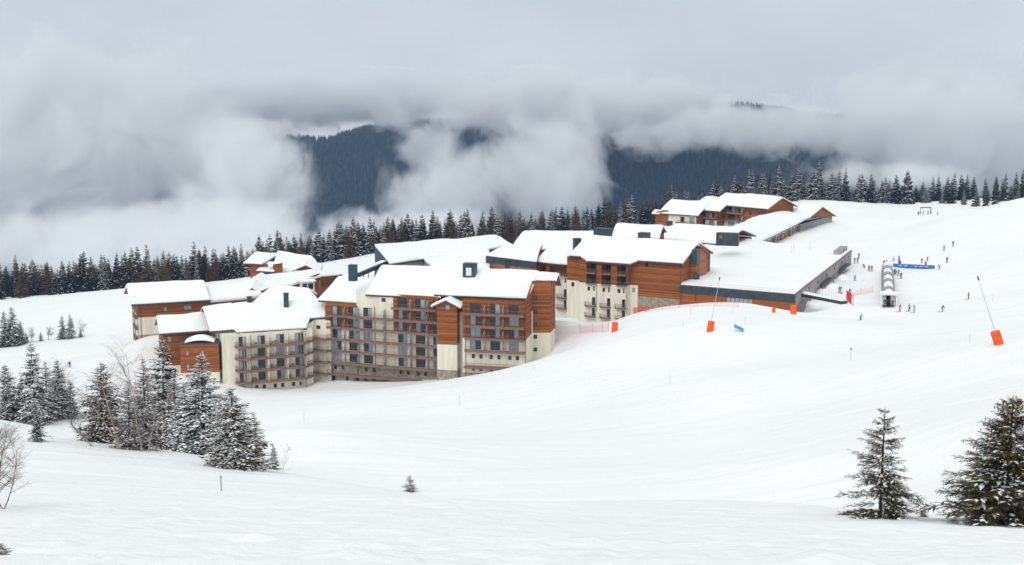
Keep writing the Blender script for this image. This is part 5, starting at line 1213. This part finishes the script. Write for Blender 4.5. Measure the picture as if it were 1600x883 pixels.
SK = [(1342, 404, 'navy', 'navy', 0, 20, 'person in navy suit standing past the far corner of the hall'),
 (1335, 411.5, 'black', 'red', 0, 200, 'person in black jacket and red trousers near the hall corner'),
 (1340, 411.5, 'green', 'green', 0, 150, 'person in green suit next to the one in red trousers'),
 (1350.5, 419, 'black', 'black', 3, 100, 'person in black bending down beside two standing skiers'),
 (1357.7, 423.5, 'grey', 'black', 0, 180, 'person in grey jacket standing next to the one in red'),
 (1362, 424, 'red', 'red', 0, 160, 'person in red suit standing by the hall'),
 (1335.5, 439, 'paleblue', 'navy', 2, 170, 'person in pale blue jacket walking towards the hall doors'),
 (1285.5, 456, 'red', 'red', 0, 60, 'person in red suit at the hall door'),
 (1310.6, 457.5, 'black', 'black', 2, 240, 'person in black stepping beside the one in orange trousers'),
 (1313.5, 458, 'grey', 'orange', 0, 200, 'person in grey jacket and orange trousers near the footbridge'),
 (1302.5, 447, 'grey', 'grey', 0, 90, 'person in grey by the snow heaps at the hall'),
 (1327.5, 461, 'blue', 'navy', 0, 190, 'person in blue jacket behind the red netting'),
 (1381, 415.5, 'red', 'black', 0, 160, 'person in red jacket behind the lift tunnel'),
 (1384.8, 415, 'black', 'black', 0, 200, 'person in black behind the lift tunnel'),
 (1397.5, 429.5, 'navy', 'black', 0, 170, 'person in navy jacket of the group by the lift tunnel'),
 (1400.3, 429, 'white', 'black', 2, 120, 'person in white jacket of the group by the lift tunnel'),
 (1403.6, 430.5, 'black', 'navy', 2, 210, 'person in black jacket of the group by the lift tunnel'),
 (1407.6, 435.5, 'navy', 'black', 0, 180, 'person in dark suit a little apart from the lift group'),
 (1440, 411, 'black', 'red', 1, 200, 'skier in black jacket and red trousers gliding above the banner'),
 (1448.5, 408, 'red', 'red', 1, 220, 'skier all in red gliding above the banner'),
 (1446.3, 417.5, 'black', 'black', 2, 150, 'person in black at the blue banner'),
 (1479.5, 410.5, 'navy', 'navy', 0, 180, 'person in navy suit beyond the end of the banner'),
 (1468, 420.5, 'darkred', 'red', 3, 120, 'person in red crouching by the end of the banner'),
 (1397, 408, 'white', 'red', 1, 100, 'skier in white jacket and red trousers near the blue flag'),
 (1406.5, 416, 'red', 'black', 0, 170, 'person in red jacket at the foot of the blue flag'),
 (1405.5, 487, 'red', 'red', 2, 250, 'skier in red suit in front of the lift tunnel'),
 (1421, 486.5, 'grey', 'black', 2, 100, 'skier in grey jacket and black trousers in front of the lift'),
 (1428.5, 488.5, 'paleblue', 'paleblue', 0, 110, 'skier in pale blue suit in front of the lift'),
 (1472, 487, 'black', 'black', 1, 250, 'skier all in black alone on the open piste'),
 (1344.5, 500.5, 'paleblue', 'black', 1, 215, 'skier in pale blue jacket and black trousers turning down the piste'),
 (1513.5, 467.5, 'red', 'darkred', 0, 90, 'skier in red suit between the lift and the snow lance'),
 (109, 574, 'navy', 'blue', 1, 190, 'skier in navy jacket and blue trousers on the western slope'),
 (1475, 392, 'grey', 'grey', 0, 0, 'person in grey high on the piste above the banner'),
 (1489, 385, 'black', 'grey', 0, 0, 'person in black high on the piste above the banner'),
 (1442.5, 335.5, 'orange', 'orange', 0, 0, 'person in orange suit by the forest at the top of the piste'),
 (1450, 335, 'orange', 'brown', 0, 0, 'person in orange jacket by the forest at the top of the piste'),
 (1465, 336, 'lime', 'green', 0, 0, 'person in yellow-green jacket by the forest at the top of the piste'),
 (1435, 336.5, 'blue', 'navy', 0, 0, 'person in blue by the forest at the top of the piste')]
for u, v, j, t, ps, fc, lb in SK: skier(u, v, j, t, ps, fc, lb)

# ------------------------------------------------------------------ piste furniture
def lance(u, v, h_px, top, label):
    """snow-making lance: slim inclined mast with a nozzle head, its foot wrapped in an orange crash pad"""
    p = hit(u, v); Hh_ = h_px / FPX * p.y; o = thing('snow_lance', label, 'snow lance', p)
    tp = PD(top[0], top[1], p.y + 1.0); ax = (tp - p); L0 = ax.length; d = ax.normalized()
    mb = MB(); mb.tube([p - d * .5, p + d * L0], [.07, .045], 6); mb.build('mast', M['polewhite'], o)
    mb = MB(); mb.tube([p + d * (L0 - .1), p + d * (L0 + .5)], [.12, .12], 8); mb.build('nozzle_head', M['pipe'], o)
    e = d.cross(Vector((0, 1, 0))).normalized(); g = d.cross(e).normalized(); w = Hh_ * .30; mb = MB(); ring = []
    for z_, k in ((-.3, .97), (.08, 1.0), (Hh_ * .96, 1.0), (Hh_, .92)):
        ring.append([p + d * z_ + e * (w * k * a) + g * (w * k * b) for a, b in ((-1, -.7), (-.7, -1), (.7, -1), (1, -.7), (1, .7), (.7, 1), (-.7, 1), (-1, .7))])
    for r_ in ring: mb.v += [tuple(x) for x in r_]
    for a in range(3):
        for k in range(8): mb.f.append((a * 8 + k, a * 8 + (k + 1) % 8, a * 8 + 8 + (k + 1) % 8, a * 8 + 8 + k)); mb.m.append(0)
    mb.f.append(tuple(24 + k for k in range(8))); mb.m.append(0); pad = mb.build('crash_pad', M['orange'], o)
    mb = MB()
    for z_ in (.25, .75): mb.tube([x * 1.0 + (x - (p + d * Hh_ * z_)) * .015 for x in [p + d * (Hh_ * z_) + e * (w * a) + g * (w * b) for a, b in ((-1, -.7), (-.7, -1), (.7, -1), (1, -.7), (1, .7), (.7, 1), (-.7, 1), (-1, .7), (-1, -.7))]], .025, 4)
    mb.build('strap', M['rail'], pad); return o
lance(1109, 517, 16, (1124, 437), 'orange-padded snow lance leaning in front of the hall')
lance(1561, 538, 22, (1529, 437), 'large orange-padded snow lance leaning over the open piste')
lance(960, 518, 15, (965, 455), 'orange-padded upright snow lance beside the red netting')
def padpost(u, v, w_, h_, label):
    p = hit(u, v); s = p.y / FPX; mb = MB(); a, b = w_ * s / 2, h_ * s
    mb.prism([(p.x + math.cos(k * math.pi / 4 + .39) * a * 1.08, p.y + math.sin(k * math.pi / 4 + .39) * a) for k in range(8)], p.z - .3, p.z + b)
    o = thing('padded_post', label, 'post', p); pd = mb.build('crash_pad', M['orange'], o)
    mb = MB(); mb.tube([p + Vector((0, 0, b - .05)), p + Vector((0, 0, b + .25))], .06, 6); mb.build('post', M['rail'], o)
padpost(1239.5, 491, 9, 14, 'thick orange padded post at the hall corner'); padpost(1209, 488.5, 5, 9, 'small orange padded post in front of the hall')
# blue mat, slalom and marker poles
p = hit(1155, 518); mb = MB(); mb.hexa([p + Vector(x) for x in ((-.9, 0, .75), (.75, -.5, .05), (.75, .1, .05), (-.9, .6, .75), (-.9, 0, 1.35), (.75, -.5, .65), (.75, .1, .65), (-.9, .6, 1.35))])
o = thing('foam_mat', 'tilted blue foam mat lying on the snow by the leaning lance', 'mat', p); mb.build('pad', M['bluepale'], o)
mb = MB(); mb.tube([p + Vector((-.8, .3, -.3)), p + Vector((-.8, .3, 1.4))], .04, 5); mb.tube([p + Vector((.6, -.2, -.3)), p + Vector((.6, -.2, .6))], .04, 5); mb.build('stake', M['rail'], o)
for u, v, h_, m, tip, lb in ((1329, 563, 20, 'bluepale', 'blue', 'blue-topped marker pole alone on the bowl'), (1047, 599, 16, 'polewhite', None, 'thin grey stake in the middle of the bowl'), (718, 634, 17, 'polewhite', None, 'thin grey stake below the tower block'),
      (346, 767, 25, 'twig', None, 'thin dark stick on the near slope'), (475, 661, 17, 'polewhite', None, 'thin grey stake below the cream wing'), (1515, 536, 14, 'polewhite', None, 'thin grey stake near the large lance'), (1551, 471, 13, 'yellow', None, 'yellow marker pole behind the large lance'),
      (833, 576, 10, 'polewhite', None, 'thin stake at the corner of the tower block'), (1079, 492, 12, 'yellow', None, 'pale yellow stake before the stone wall'), (1146, 489, 10, 'yellow', None, 'pale yellow stake before the hall windows'), (1164, 508, 13, 'polewhite', None, 'thin grey stake beside the blue mat'), (1067, 511, 10, 'polewhite', None, 'thin grey stake left alone between the lances')):
    p = hit(u, v); h = h_ / FPX * p.y; o = thing('marker_pole', lb, 'pole', p); mb = MB(); mb.tube([p - Vector((0, 0, .4)), p + Vector((random.uniform(-.03, .03) * h, 0, h))], .02 + p.y * .00006, 5); pl = mb.build('pole', M[m], o)
    mb = MB(); mb.tube([p + Vector((0, 0, h * .86)), p + Vector((0, 0, h))], (.025 + p.y * .00008) if tip is None else .12, 6); mb.build('tip', M[tip or m], o)
def netting(pix, h, label, sag=.18):
    """safety net on stakes: each stake a part, the mesh of cords between them one part"""
    P = [hit(u, v) for u, v in pix]; o = thing('safety_net', label, 'net', P[0]); nb = MB()
    for p in P:
        mb = MB(); mb.tube([p - Vector((0, 0, .4)), p + Vector((.03, 0, h * 1.1))], .035, 5); mb.build('stake', M['red'], o)
    for a, b in zip(P[:-1], P[1:]):
        n = max(6, int((b - a).length / .28)); m_ = 6
        pt = lambda i, j: (a.lerp(b, i / n) + Vector((0, 0, (h * (1 - sag * 4 * (i / n) * (1 - i / n))) * j / m_ + .05)))
        for i in range(n + 1): nb.tube([pt(i, 0), pt(i, m_)], .010, 3, cap=False)
        for j in range(m_ + 1): nb.tube([pt(i, j) for i in range(0, n + 1, max(1, n // 5))] + [pt(n, j)], .012, 3, cap=False)
    nb.build('net', M['red'], o); return o
netting([(868, 521), (905, 520), (926, 519.5), (941, 519), (951, 518)], 1.9, 'red safety net on stakes between tower block and upright lance')
netting([(985, 491), (1010, 487.5), (1035, 484), (1060, 481)], 1.6, 'red net strung before the stone wall', .08); netting([(1062, 480), (1090, 479), (1120, 478), (1153, 480)], 1.3, 'low red net strung before the hall front', .08)
netting([(1328, 463), (1345, 460), (1364, 456)], 1.5, 'red net with sagging line beyond the footbridge', .25); netting([(1322, 469), (1330, 476), (1333, 478)], 2.6, 'tall red net frame at the end of the footbridge', .05)
netting([(203, 612), (212, 616), (222, 618)], 2.2, 'red net behind the birches on the western slope')
# banner with flag
b0, b1 = hit(1395, 417), hit(1460, 420); o = thing('banner_fence', 'long blue banner fence with white lettering strip across the piste', 'banner', b0); bfm = Fr(b0, b1); zb0 = min(b0.z, b1.z)
n = 8
for k in range(n):
    zb0 = b0.z + (b1.z - b0.z) * (k + .5) / n + .1; mb = MB(); fbox(mb, bfm, bfm.len * k / n + .02, bfm.len * (k + 1) / n - .02, 0, -.25, zb0 - .3, zb0 + .85); pn = mb.build('panel', M['blue'], o)
    if k in (1, 2, 4, 5, 6):
        mb = MB(); q = random.Random(k)
        for j in range(4): x0 = bfm.len * (k + .15 + .18 * j) / n; fbox(mb, bfm, x0, x0 + bfm.len / n * .12, .012, .002, zb0 + .28, zb0 + .55)
        mb.build('lettering', M['white'] if k != 4 else M['yellow'], pn)
p = hit(1403, 416); o = thing('feather_flag', 'tall narrow blue flag beside the banner fence', 'flag', p); mb = MB(); mb.tube([p, p + Vector((0, 0, 3.2))], .04, 5); mb.build('pole', M['polewhite'], o)
mb = MB(); mb.hexa([p + Vector(x) for x in ((.05, -.02, .5), (.55, -.02, .7), (.55, .02, .7), (.05, .02, .5), (.05, -.02, 3.2), (.42, -.02, 2.9), (.42, .02, 2.9), (.05, .02, 3.2))]); mb.build('cloth', M['blue'], o)
p = hit(1446, 334); o = thing('start_arch', 'small green and white start arch by the forest', 'arch', p); mb = MB(); mb.tube([p + Vector((-2.2, 0, 0)), p + Vector((-2.2, 0, 2.6)), p + Vector((2.2, 0, 2.6)), p + Vector((2.2, 0, 0))], .3, 6); mb.build('tube', CL['green'], o)
# covered conveyor lift
g0 = hit(1388.5, 480.5); g1 = hit(1386, 424); TL = thing('conveyor_lift', 'covered conveyor lift tunnel with white portal and people inside', 'lift', g0)
ax = Vector((g1.x - g0.x, g1.y - g0.y)).normalized(); sd = Vector((ax.y, -ax.x)); W_ = 1.65; Lt = (g1.to_2d() - g0.to_2d()).length
def tp(s, x, z): q = g0.to_2d() + ax * s + sd * x; b = g0.z + (g1.z - g0.z) * s / Lt; return Vector((q.x, q.y, b + z))
for x in (-W_, W_):
    mb = MB(); a = [tp(0, x - .16, -.5), tp(0, x + .16, -.5), tp(2.4, x + .16, -.5), tp(2.4, x - .16, -.5)]; mb.hexa(a + [q + Vector((0, 0, 3.3)) for q in a]); mb.build('portal_post', M['white'], TL)
mb = MB(); a = [tp(-.3, -W_ - .35, 2.8), tp(-.3, W_ + .35, 2.8), tp(3.0, W_ + .35, 2.8), tp(3.0, -W_ - .35, 2.8)]; mb.hexa(a + [q + Vector((0, 0, .35)) for q in a]); pr = mb.build('portal_roof', M['white'], TL)
snow_sheet('roof_snow', pr, lambda a_, b_: tp(-.3 + 3.3 * b_, -W_ - .3 + (2 * W_ + .6) * a_, 3.15), .35, 6, 6, 120)
mb = MB(); a = [tp(0, -.5, .0), tp(0, .5, .0), tp(Lt, .5, .0), tp(Lt, -.5, .0)]; mb.hexa(a + [q + Vector((0, 0, .25)) for q in a]); mb.build('belt', M['dark'], TL)
arc = [(-1.5, 0), (-1.48, 1.2), (-1.2, 2.0), (-.6, 2.5), (0, 2.65), (.6, 2.5), (1.2, 2.0), (1.48, 1.2), (1.5, 0)]; nh = 9
for k in range(nh):
    s0, s1 = 3.2 + (Lt - 3.2) * k / nh, 3.2 + (Lt - 3.2) * (k + 1) / nh - .12; mb = MB()
    for (xa, za_), (xb, zb_) in zip(arc[:-1], arc[1:]): mb.quad(tp(s0, xa, za_), tp(s0, xb, zb_), tp(s1, xb, zb_), tp(s1, xa, za_))
    cv = mb.build('cover_panel', M['greywall'], TL)
    mb = MB(); mb.tube([tp(s0 - .06, x, z) for x, z in arc], .06, 5); mb.build('hoop', M['rail'], TL)
    if k % 2 == 0: snow_sheet('cover_snow', cv, lambda a_, b_, s0=s0, s1=s1: tp(s0 + (s1 - s0) * b_, -1.0 + 2.0 * a_, 2.62 - .55 * (2 * a_ - 1) ** 2), .2, 5, 4, 121 + k)
for x, s_, c1, c2, lb in ((-.9, .6, 'navy', 'black', 'person in navy jacket waiting inside the lift portal'), (0.0, 1.0, 'black', 'black', 'person in black waiting inside the lift portal'), (.85, .5, 'darkred', 'navy', 'person in dark red jacket waiting inside the lift portal')):
    skier(0, 0, c1, c2, 0, 160, lb, p=tp(s_, x, .02) + Vector((0, 0, .25 if x == 0 else .05)), poles=False)
# patio chairs on the balconies of the cream wing
cmb = MB(); cmb.box(-.25, .25, -.25, .25, .40, .45); cmb.hexa([(-.25, .2, .45), (.25, .2, .45), (.25, .25, .45), (-.25, .25, .45), (-.25, .33, .95), (.25, .33, .95), (.25, .38, .95), (-.25, .38, .95)])
chs = cmb.mesh('seat', [M['rail']]); lgm = MB()
for x in (-.22, .22):
    for y in (-.22, .22): lgm.box(x - .02, x + .02, y - .02, y + .02, 0, .4)
chl = lgm.mesh('legs', [M['rail']])
for k in range(3, 7):
    for u in (394, 399, 424, 429, 453, 457):
        if random.random() < .25: continue
        s_ = mainF.at(u, 545)[0]; c = mainF.p(s_, LV[k], .7)
        o = thing('patio_chair', 'grey patio chair on a balcony of the cream wing', 'chair', c, 'patio chairs on the cream wing balconies', random.uniform(0, 6.28)); link('seat', chs, o)
        link('leg_frame', chl, o)
# ------------------------------------------------------------------ far valley side, its forest, and the clouds in between
far_m, ft, fb_ = new_mat('far_forest_floor')
co = ft.nodes.new('ShaderNodeTexCoord'); nz = ft.nodes.new('ShaderNodeTexNoise'); nz.inputs['Scale'].default_value = .012; nz.inputs['Detail'].default_value = 10
ft.links.new(co.outputs['Object'], nz.inputs['Vector']); sz = ft.nodes.new('ShaderNodeSeparateXYZ'); ft.links.new(co.outputs['Object'], sz.inputs[0])
ma = ft.nodes.new('ShaderNodeMath'); ma.operation = 'MULTIPLY_ADD'; ma.inputs[1].default_value = 260; ft.links.new(nz.outputs[0], ma.inputs[0]); ft.links.new(sz.outputs['Z'], ma.inputs[2])
mr = ft.nodes.new('ShaderNodeMapRange'); mr.inputs['From Min'].default_value = 330; mr.inputs['From Max'].default_value = 420; ft.links.new(ma.outputs[0], mr.inputs[0])
rp = ft.nodes.new('ShaderNodeValToRGB'); rp.color_ramp.elements[0].color = (.018, .024, .026, 1); rp.color_ramp.elements[1].color = (.62, .65, .68, 1); ft.links.new(mr.outputs[0], rp.inputs[0])
ft.links.new(rp.outputs[0], fb_.inputs['Base Color']); fb_.inputs['Roughness'].default_value = .9; fb_.inputs['Specular IOR Level'].default_value = .1
def mz(x, y):
    """opposite valley side: valley floor, then a steep forested slope with gullies up to bare summits"""
    s = np.clip((y - 2500) / 800, 0, None)
    z = -560 + 300 * np.clip(s, 0, 1) ** 1.5 + np.where(s > 1, (s - 1) * 800 * .60, 0)
    cap = -112 + 75 * fbm(x / 260, y * 0 + 3.3, 4, 71); z = np.minimum(z, cap + .05 * (z - cap)) - .45 * np.maximum(y - 3950, 0)
    return z + 60 * fbm(x / 700, y / 900, 5, 40) * np.clip(s, 0, 1) + 18 * np.sin(x / 330 + 1.2) * np.clip(s - .4, 0, 1)
X, Y = np.meshgrid(np.linspace(-3600, 3600, 240), np.linspace(1500, 5200, 150)); Zm = mz(X, Y)
o = link('mountain', grid_mesh('mountain', X, Y, Zm, far_m)); o['kind'] = 'structure'; o['label'] = 'dark forested mountainside across the valley'
# nearer spur that falls away to the east
def spz(x, y):
    cr = np.interp(x, (-1200, -200, 160, 420, 700, 1000, 1500), (-420, -230, -40, -45, -105, -190, -420)); dy = np.abs(y - 2480 - .05 * x)
    return np.maximum(cr - .62 * dy + 26 * fbm(x / 160, y / 160, 4, 51), -640)
X2, Y2 = np.meshgrid(np.linspace(-1300, 1700, 200), np.linspace(1850, 3100, 90)); Z2 = spz(X2, Y2)
o = link('mountain_spur', grid_mesh('mountain_spur', X2, Y2, Z2, far_m)); o['kind'] = 'structure'; o['label'] = 'wooded ridge falling away behind the resort'
def tree_mass(name, xs, ys, zs, label, hmin, hmax, seed):
    """thousands of far spruces: each a ragged six-sided cone, all in one mesh"""
    g = np.random.default_rng(seed); n = len(xs); h = g.uniform(hmin, hmax, n); r = h * g.uniform(.14, .2, n); ph = g.uniform(0, 6.28, n); V = []; k = 5
    V.append(np.stack([xs + g.normal(0, .4, n), ys, zs + h], -1))
    for j in range(k): a = ph + 2 * np.pi * j / k; rr = r * g.uniform(.7, 1.3, n); V.append(np.stack([xs + np.cos(a) * rr, ys + np.sin(a) * rr, zs + h * g.uniform(.02, .12, n)], -1))
    V = np.stack(V, 1).reshape(-1, 3); b = (np.arange(n) * (k + 1))[:, None]
    Fc = np.concatenate([np.stack([b[:, 0], b[:, 0] + 1 + j, b[:, 0] + 1 + (j + 1) % k], -1) for j in range(k)])
    me = bpy.data.meshes.new(name); me.vertices.add(len(V)); me.vertices.foreach_set('co', V.ravel().astype(np.float32)); me.loops.add(Fc.size); me.loops.foreach_set('vertex_index', Fc.ravel().astype(np.int32))
    me.polygons.add(len(Fc)); me.polygons.foreach_set('loop_start', np.arange(0, Fc.size, 3, dtype=np.int32)); me.materials.append(M['needle_far']); me.update(calc_edges=True)
    o = link(name, me); o['kind'] = 'stuff'; o['label'] = label
g = np.random.default_rng(5)
n = 42000; d = g.uniform(3050, 4150, n); uu = g.uniform(-30, 1630, n); xs = (uu - CX) / FPX * d; zs = mz(xs, d)
_r = ray(540, 216); _y = np.arange(3000, 4300, 2.0); my = float(_y[np.argmax(CZ + _r.z / _r.y * _y < mz(_r.x / _r.y * _y, _y))]); mxx = _r.x / _r.y * my
mead = ((xs - mxx) / 52) ** 2 + ((d - my) / 42) ** 2 < 1     # snow meadow clearing
keep = (fbm(xs / 60, d / 60, 3, 61) > -.34) & ~mead & (zs + 260 * .5 < 345)
tree_mass('far_forest', xs[keep], d[keep], zs[keep], 'dense dark spruce forest covering the far mountainside', 13, 24, 1)
n = 16000; xs = g.uniform(-700, 1500, n); ys = g.uniform(2150, 2560, n); zs = spz(xs, ys); keep = zs > -420
tree_mass('far_forest', xs[keep], ys[keep], zs[keep], 'dark spruce forest on the ridge behind the resort', 10, 18, 2)
mb = MB(); ring = [(mxx + 58 * math.cos(a) * (1 + .2 * math.sin(3 * a)), my + 46 * math.sin(a)) for a in np.linspace(0, 6.28, 22)[:-1]]
i0 = [(x, y, float(mz(np.array([x]), np.array([y]))[0]) + 3.0) for x, y in ring]; c = (mxx, my, float(mz(np.array([mxx]), np.array([my]))[0]) + 4)
for a, b in zip(i0, i0[1:] + i0[:1]): mb.tri(a, b, c)
o = mb.build('snow_meadow', M['snow_roof']); o['kind'] = 'structure'; o['label'] = 'small snowy clearing in the far forest'
# clouds: soft ellipsoids of real vapour hanging in the valley
def cloud_mat(name, dens, scale, thr, seed):
    m = bpy.data.materials.new(name); m.use_nodes = True; t = m.node_tree; t.nodes.clear(); n = t.nodes.new
    co = n('ShaderNodeTexCoord'); ln = n('ShaderNodeVectorMath'); ln.operation = 'LENGTH'; t.links.new(co.outputs['Object'], ln.inputs[0])
    fo = n('ShaderNodeMapRange'); fo.interpolation_type = 'SMOOTHSTEP'; fo.inputs['From Min'].default_value = 1.0; fo.inputs['From Max'].default_value = .25; fo.inputs['To Min'].default_value = 0; fo.inputs['To Max'].default_value = 1; t.links.new(ln.outputs['Value'], fo.inputs[0])
    geo = n('ShaderNodeNewGeometry'); mp = n('ShaderNodeMapping'); mp.inputs['Location'].default_value = (seed * 13.1, seed * 7.7, seed * 3.3); mp.inputs['Scale'].default_value = (1 / scale, 1 / scale, 0.85 / scale); t.links.new(geo.outputs['Position'], mp.inputs[0])
    nz = n('ShaderNodeTexNoise'); nz.inputs['Scale'].default_value = 1; nz.inputs['Detail'].default_value = 6; nz.inputs['Roughness'].default_value = .6; nz.inputs['Distortion'].default_value = .7; t.links.new(mp.outputs[0], nz.inputs['Vector'])
    a = n('ShaderNodeMath'); a.operation = 'MULTIPLY_ADD'; a.inputs[1].default_value = 8.5; a.inputs[2].default_value = -4.25 - .9 - thr; t.links.new(nz.outputs[0], a.inputs[0])
    b = n('ShaderNodeMath'); b.operation = 'MULTIPLY_ADD'; b.inputs[1].default_value = 2.4; t.links.new(fo.outputs[0], b.inputs[0]); t.links.new(a.outputs[0], b.inputs[2])
    c = n('ShaderNodeMath'); c.operation = 'MULTIPLY'; t.links.new(b.outputs[0], c.inputs[0]); c.inputs[1].default_value = 1.0
    e = n('ShaderNodeMath'); e.operation = 'MAXIMUM'; e.inputs[1].default_value = 0; e.use_clamp = True; t.links.new(c.outputs[0], e.inputs[0])
    f = n('ShaderNodeMath'); f.operation = 'MULTIPLY'; f.inputs[1].default_value = dens; t.links.new(e.outputs[0], f.inputs[0])
    v = n('ShaderNodeVolumePrincipled'); v.inputs['Color'].default_value = (.96, .975, .985, 1); v.inputs['Anisotropy'].default_value = .1; t.links.new(f.outputs[0], v.inputs['Density'])
    ou = n('ShaderNodeOutputMaterial'); t.links.new(v.outputs[0], ou.inputs['Volume']); return m
bm = bmesh.new(); bmesh.ops.create_icosphere(bm, subdivisions=3, radius=1.0); cl_me = bpy.data.meshes.new('cloud'); bm.to_mesh(cl_me); bm.free()
CLD = [ # u, v, distance, half width px, half height px, half depth m, density, threshold
 (470, 155, 2900, 470, 54, 190, .022, -.4, 'cloud band hiding the crest above the dark gap'),
 (900, 165, 2300, 400, 66, 170, .022, -.2, 'torn cloud band above the wooded ridge'),
 (110, 230, 1750, 420, 200, 170, .020, -.2, 'broad cloud bank filling the valley west of the resort'),
 (240, 372, 1250, 460, 80, 100, .022, -.2, 'low mist lying behind the western forest edge'),
 (395, 290, 1650, 150, 130, 110, .026, -.1, 'billowing cloud with a curled edge beside the dark gap'),
 (690, 300, 1700, 120, 130, 110, .022, .0, 'rising cloud plume beside the dark gap'),
 (860, 270, 1800, 150, 130, 110, .022, .0, 'second cloud plume drifting up before the wooded ridge'),
 (640, 350, 1450, 220, 34, 80, .018, .1, 'thin mist wisp at the foot of the dark gap'),
 (1540, 210, 1900, 320, 150, 170, .020, -.2, 'grey cloud closing the valley east of the ridge'),
 (1200, 200, 2050, 280, 56, 110, .022, .0, 'torn wisps crossing the wooded ridge'),
 (400, 205, 2500, 80, 34, 90, .022, .0, 'ragged cloud scrap hanging below the crest band'),
 (665, 225, 2400, 70, 60, 90, .020, .0, 'ragged cloud scrap at the edge of the dark gap'),
 (1360, 215, 2000, 170, 62, 110, .022, -.1, 'cloud settling on the falling end of the ridge'),
 (1020, 215, 2150, 90, 40, 80, .018, .1, 'small cloud scrap on the ridge crest'),
 (1400, 275, 1500, 200, 34, 80, .014, .1, 'thin mist behind the spruces of the upper terrace')]
for k, (u, v, d, hw, hh, hd, de, th, lb) in enumerate(CLD):
    o = link('cloud', cl_me, None, PD(u, v, d)); o.scale = (hw / FPX * d, hd, hh / FPX * d); o['kind'] = 'stuff'; o['label'] = lb
    m = cloud_mat('cloud_vapour', de, hh / FPX * d * (1.3 if hh < 100 else .8), th, k + 1); o.data = cl_me.copy(); o.data.materials.append(m)
# thin blue air over the whole valley
hb = MB(); hb.box(-4200, 4200, -70, 5400, -1100, 320); o = hb.build('haze', M['white']); o['kind'] = 'stuff'; o['label'] = 'thin blue valley haze'
hm = bpy.data.materials.new('haze'); hm.use_nodes = True; t = hm.node_tree; t.nodes.clear(); v = t.nodes.new('ShaderNodeVolumePrincipled'); v.inputs['Color'].default_value = (.36, .58, 1.0, 1); v.inputs['Density'].default_value = .00006
ou = t.nodes.new('ShaderNodeOutputMaterial'); t.links.new(v.outputs[0], ou.inputs['Volume']); o.data.materials.clear(); o.data.materials.append(hm)
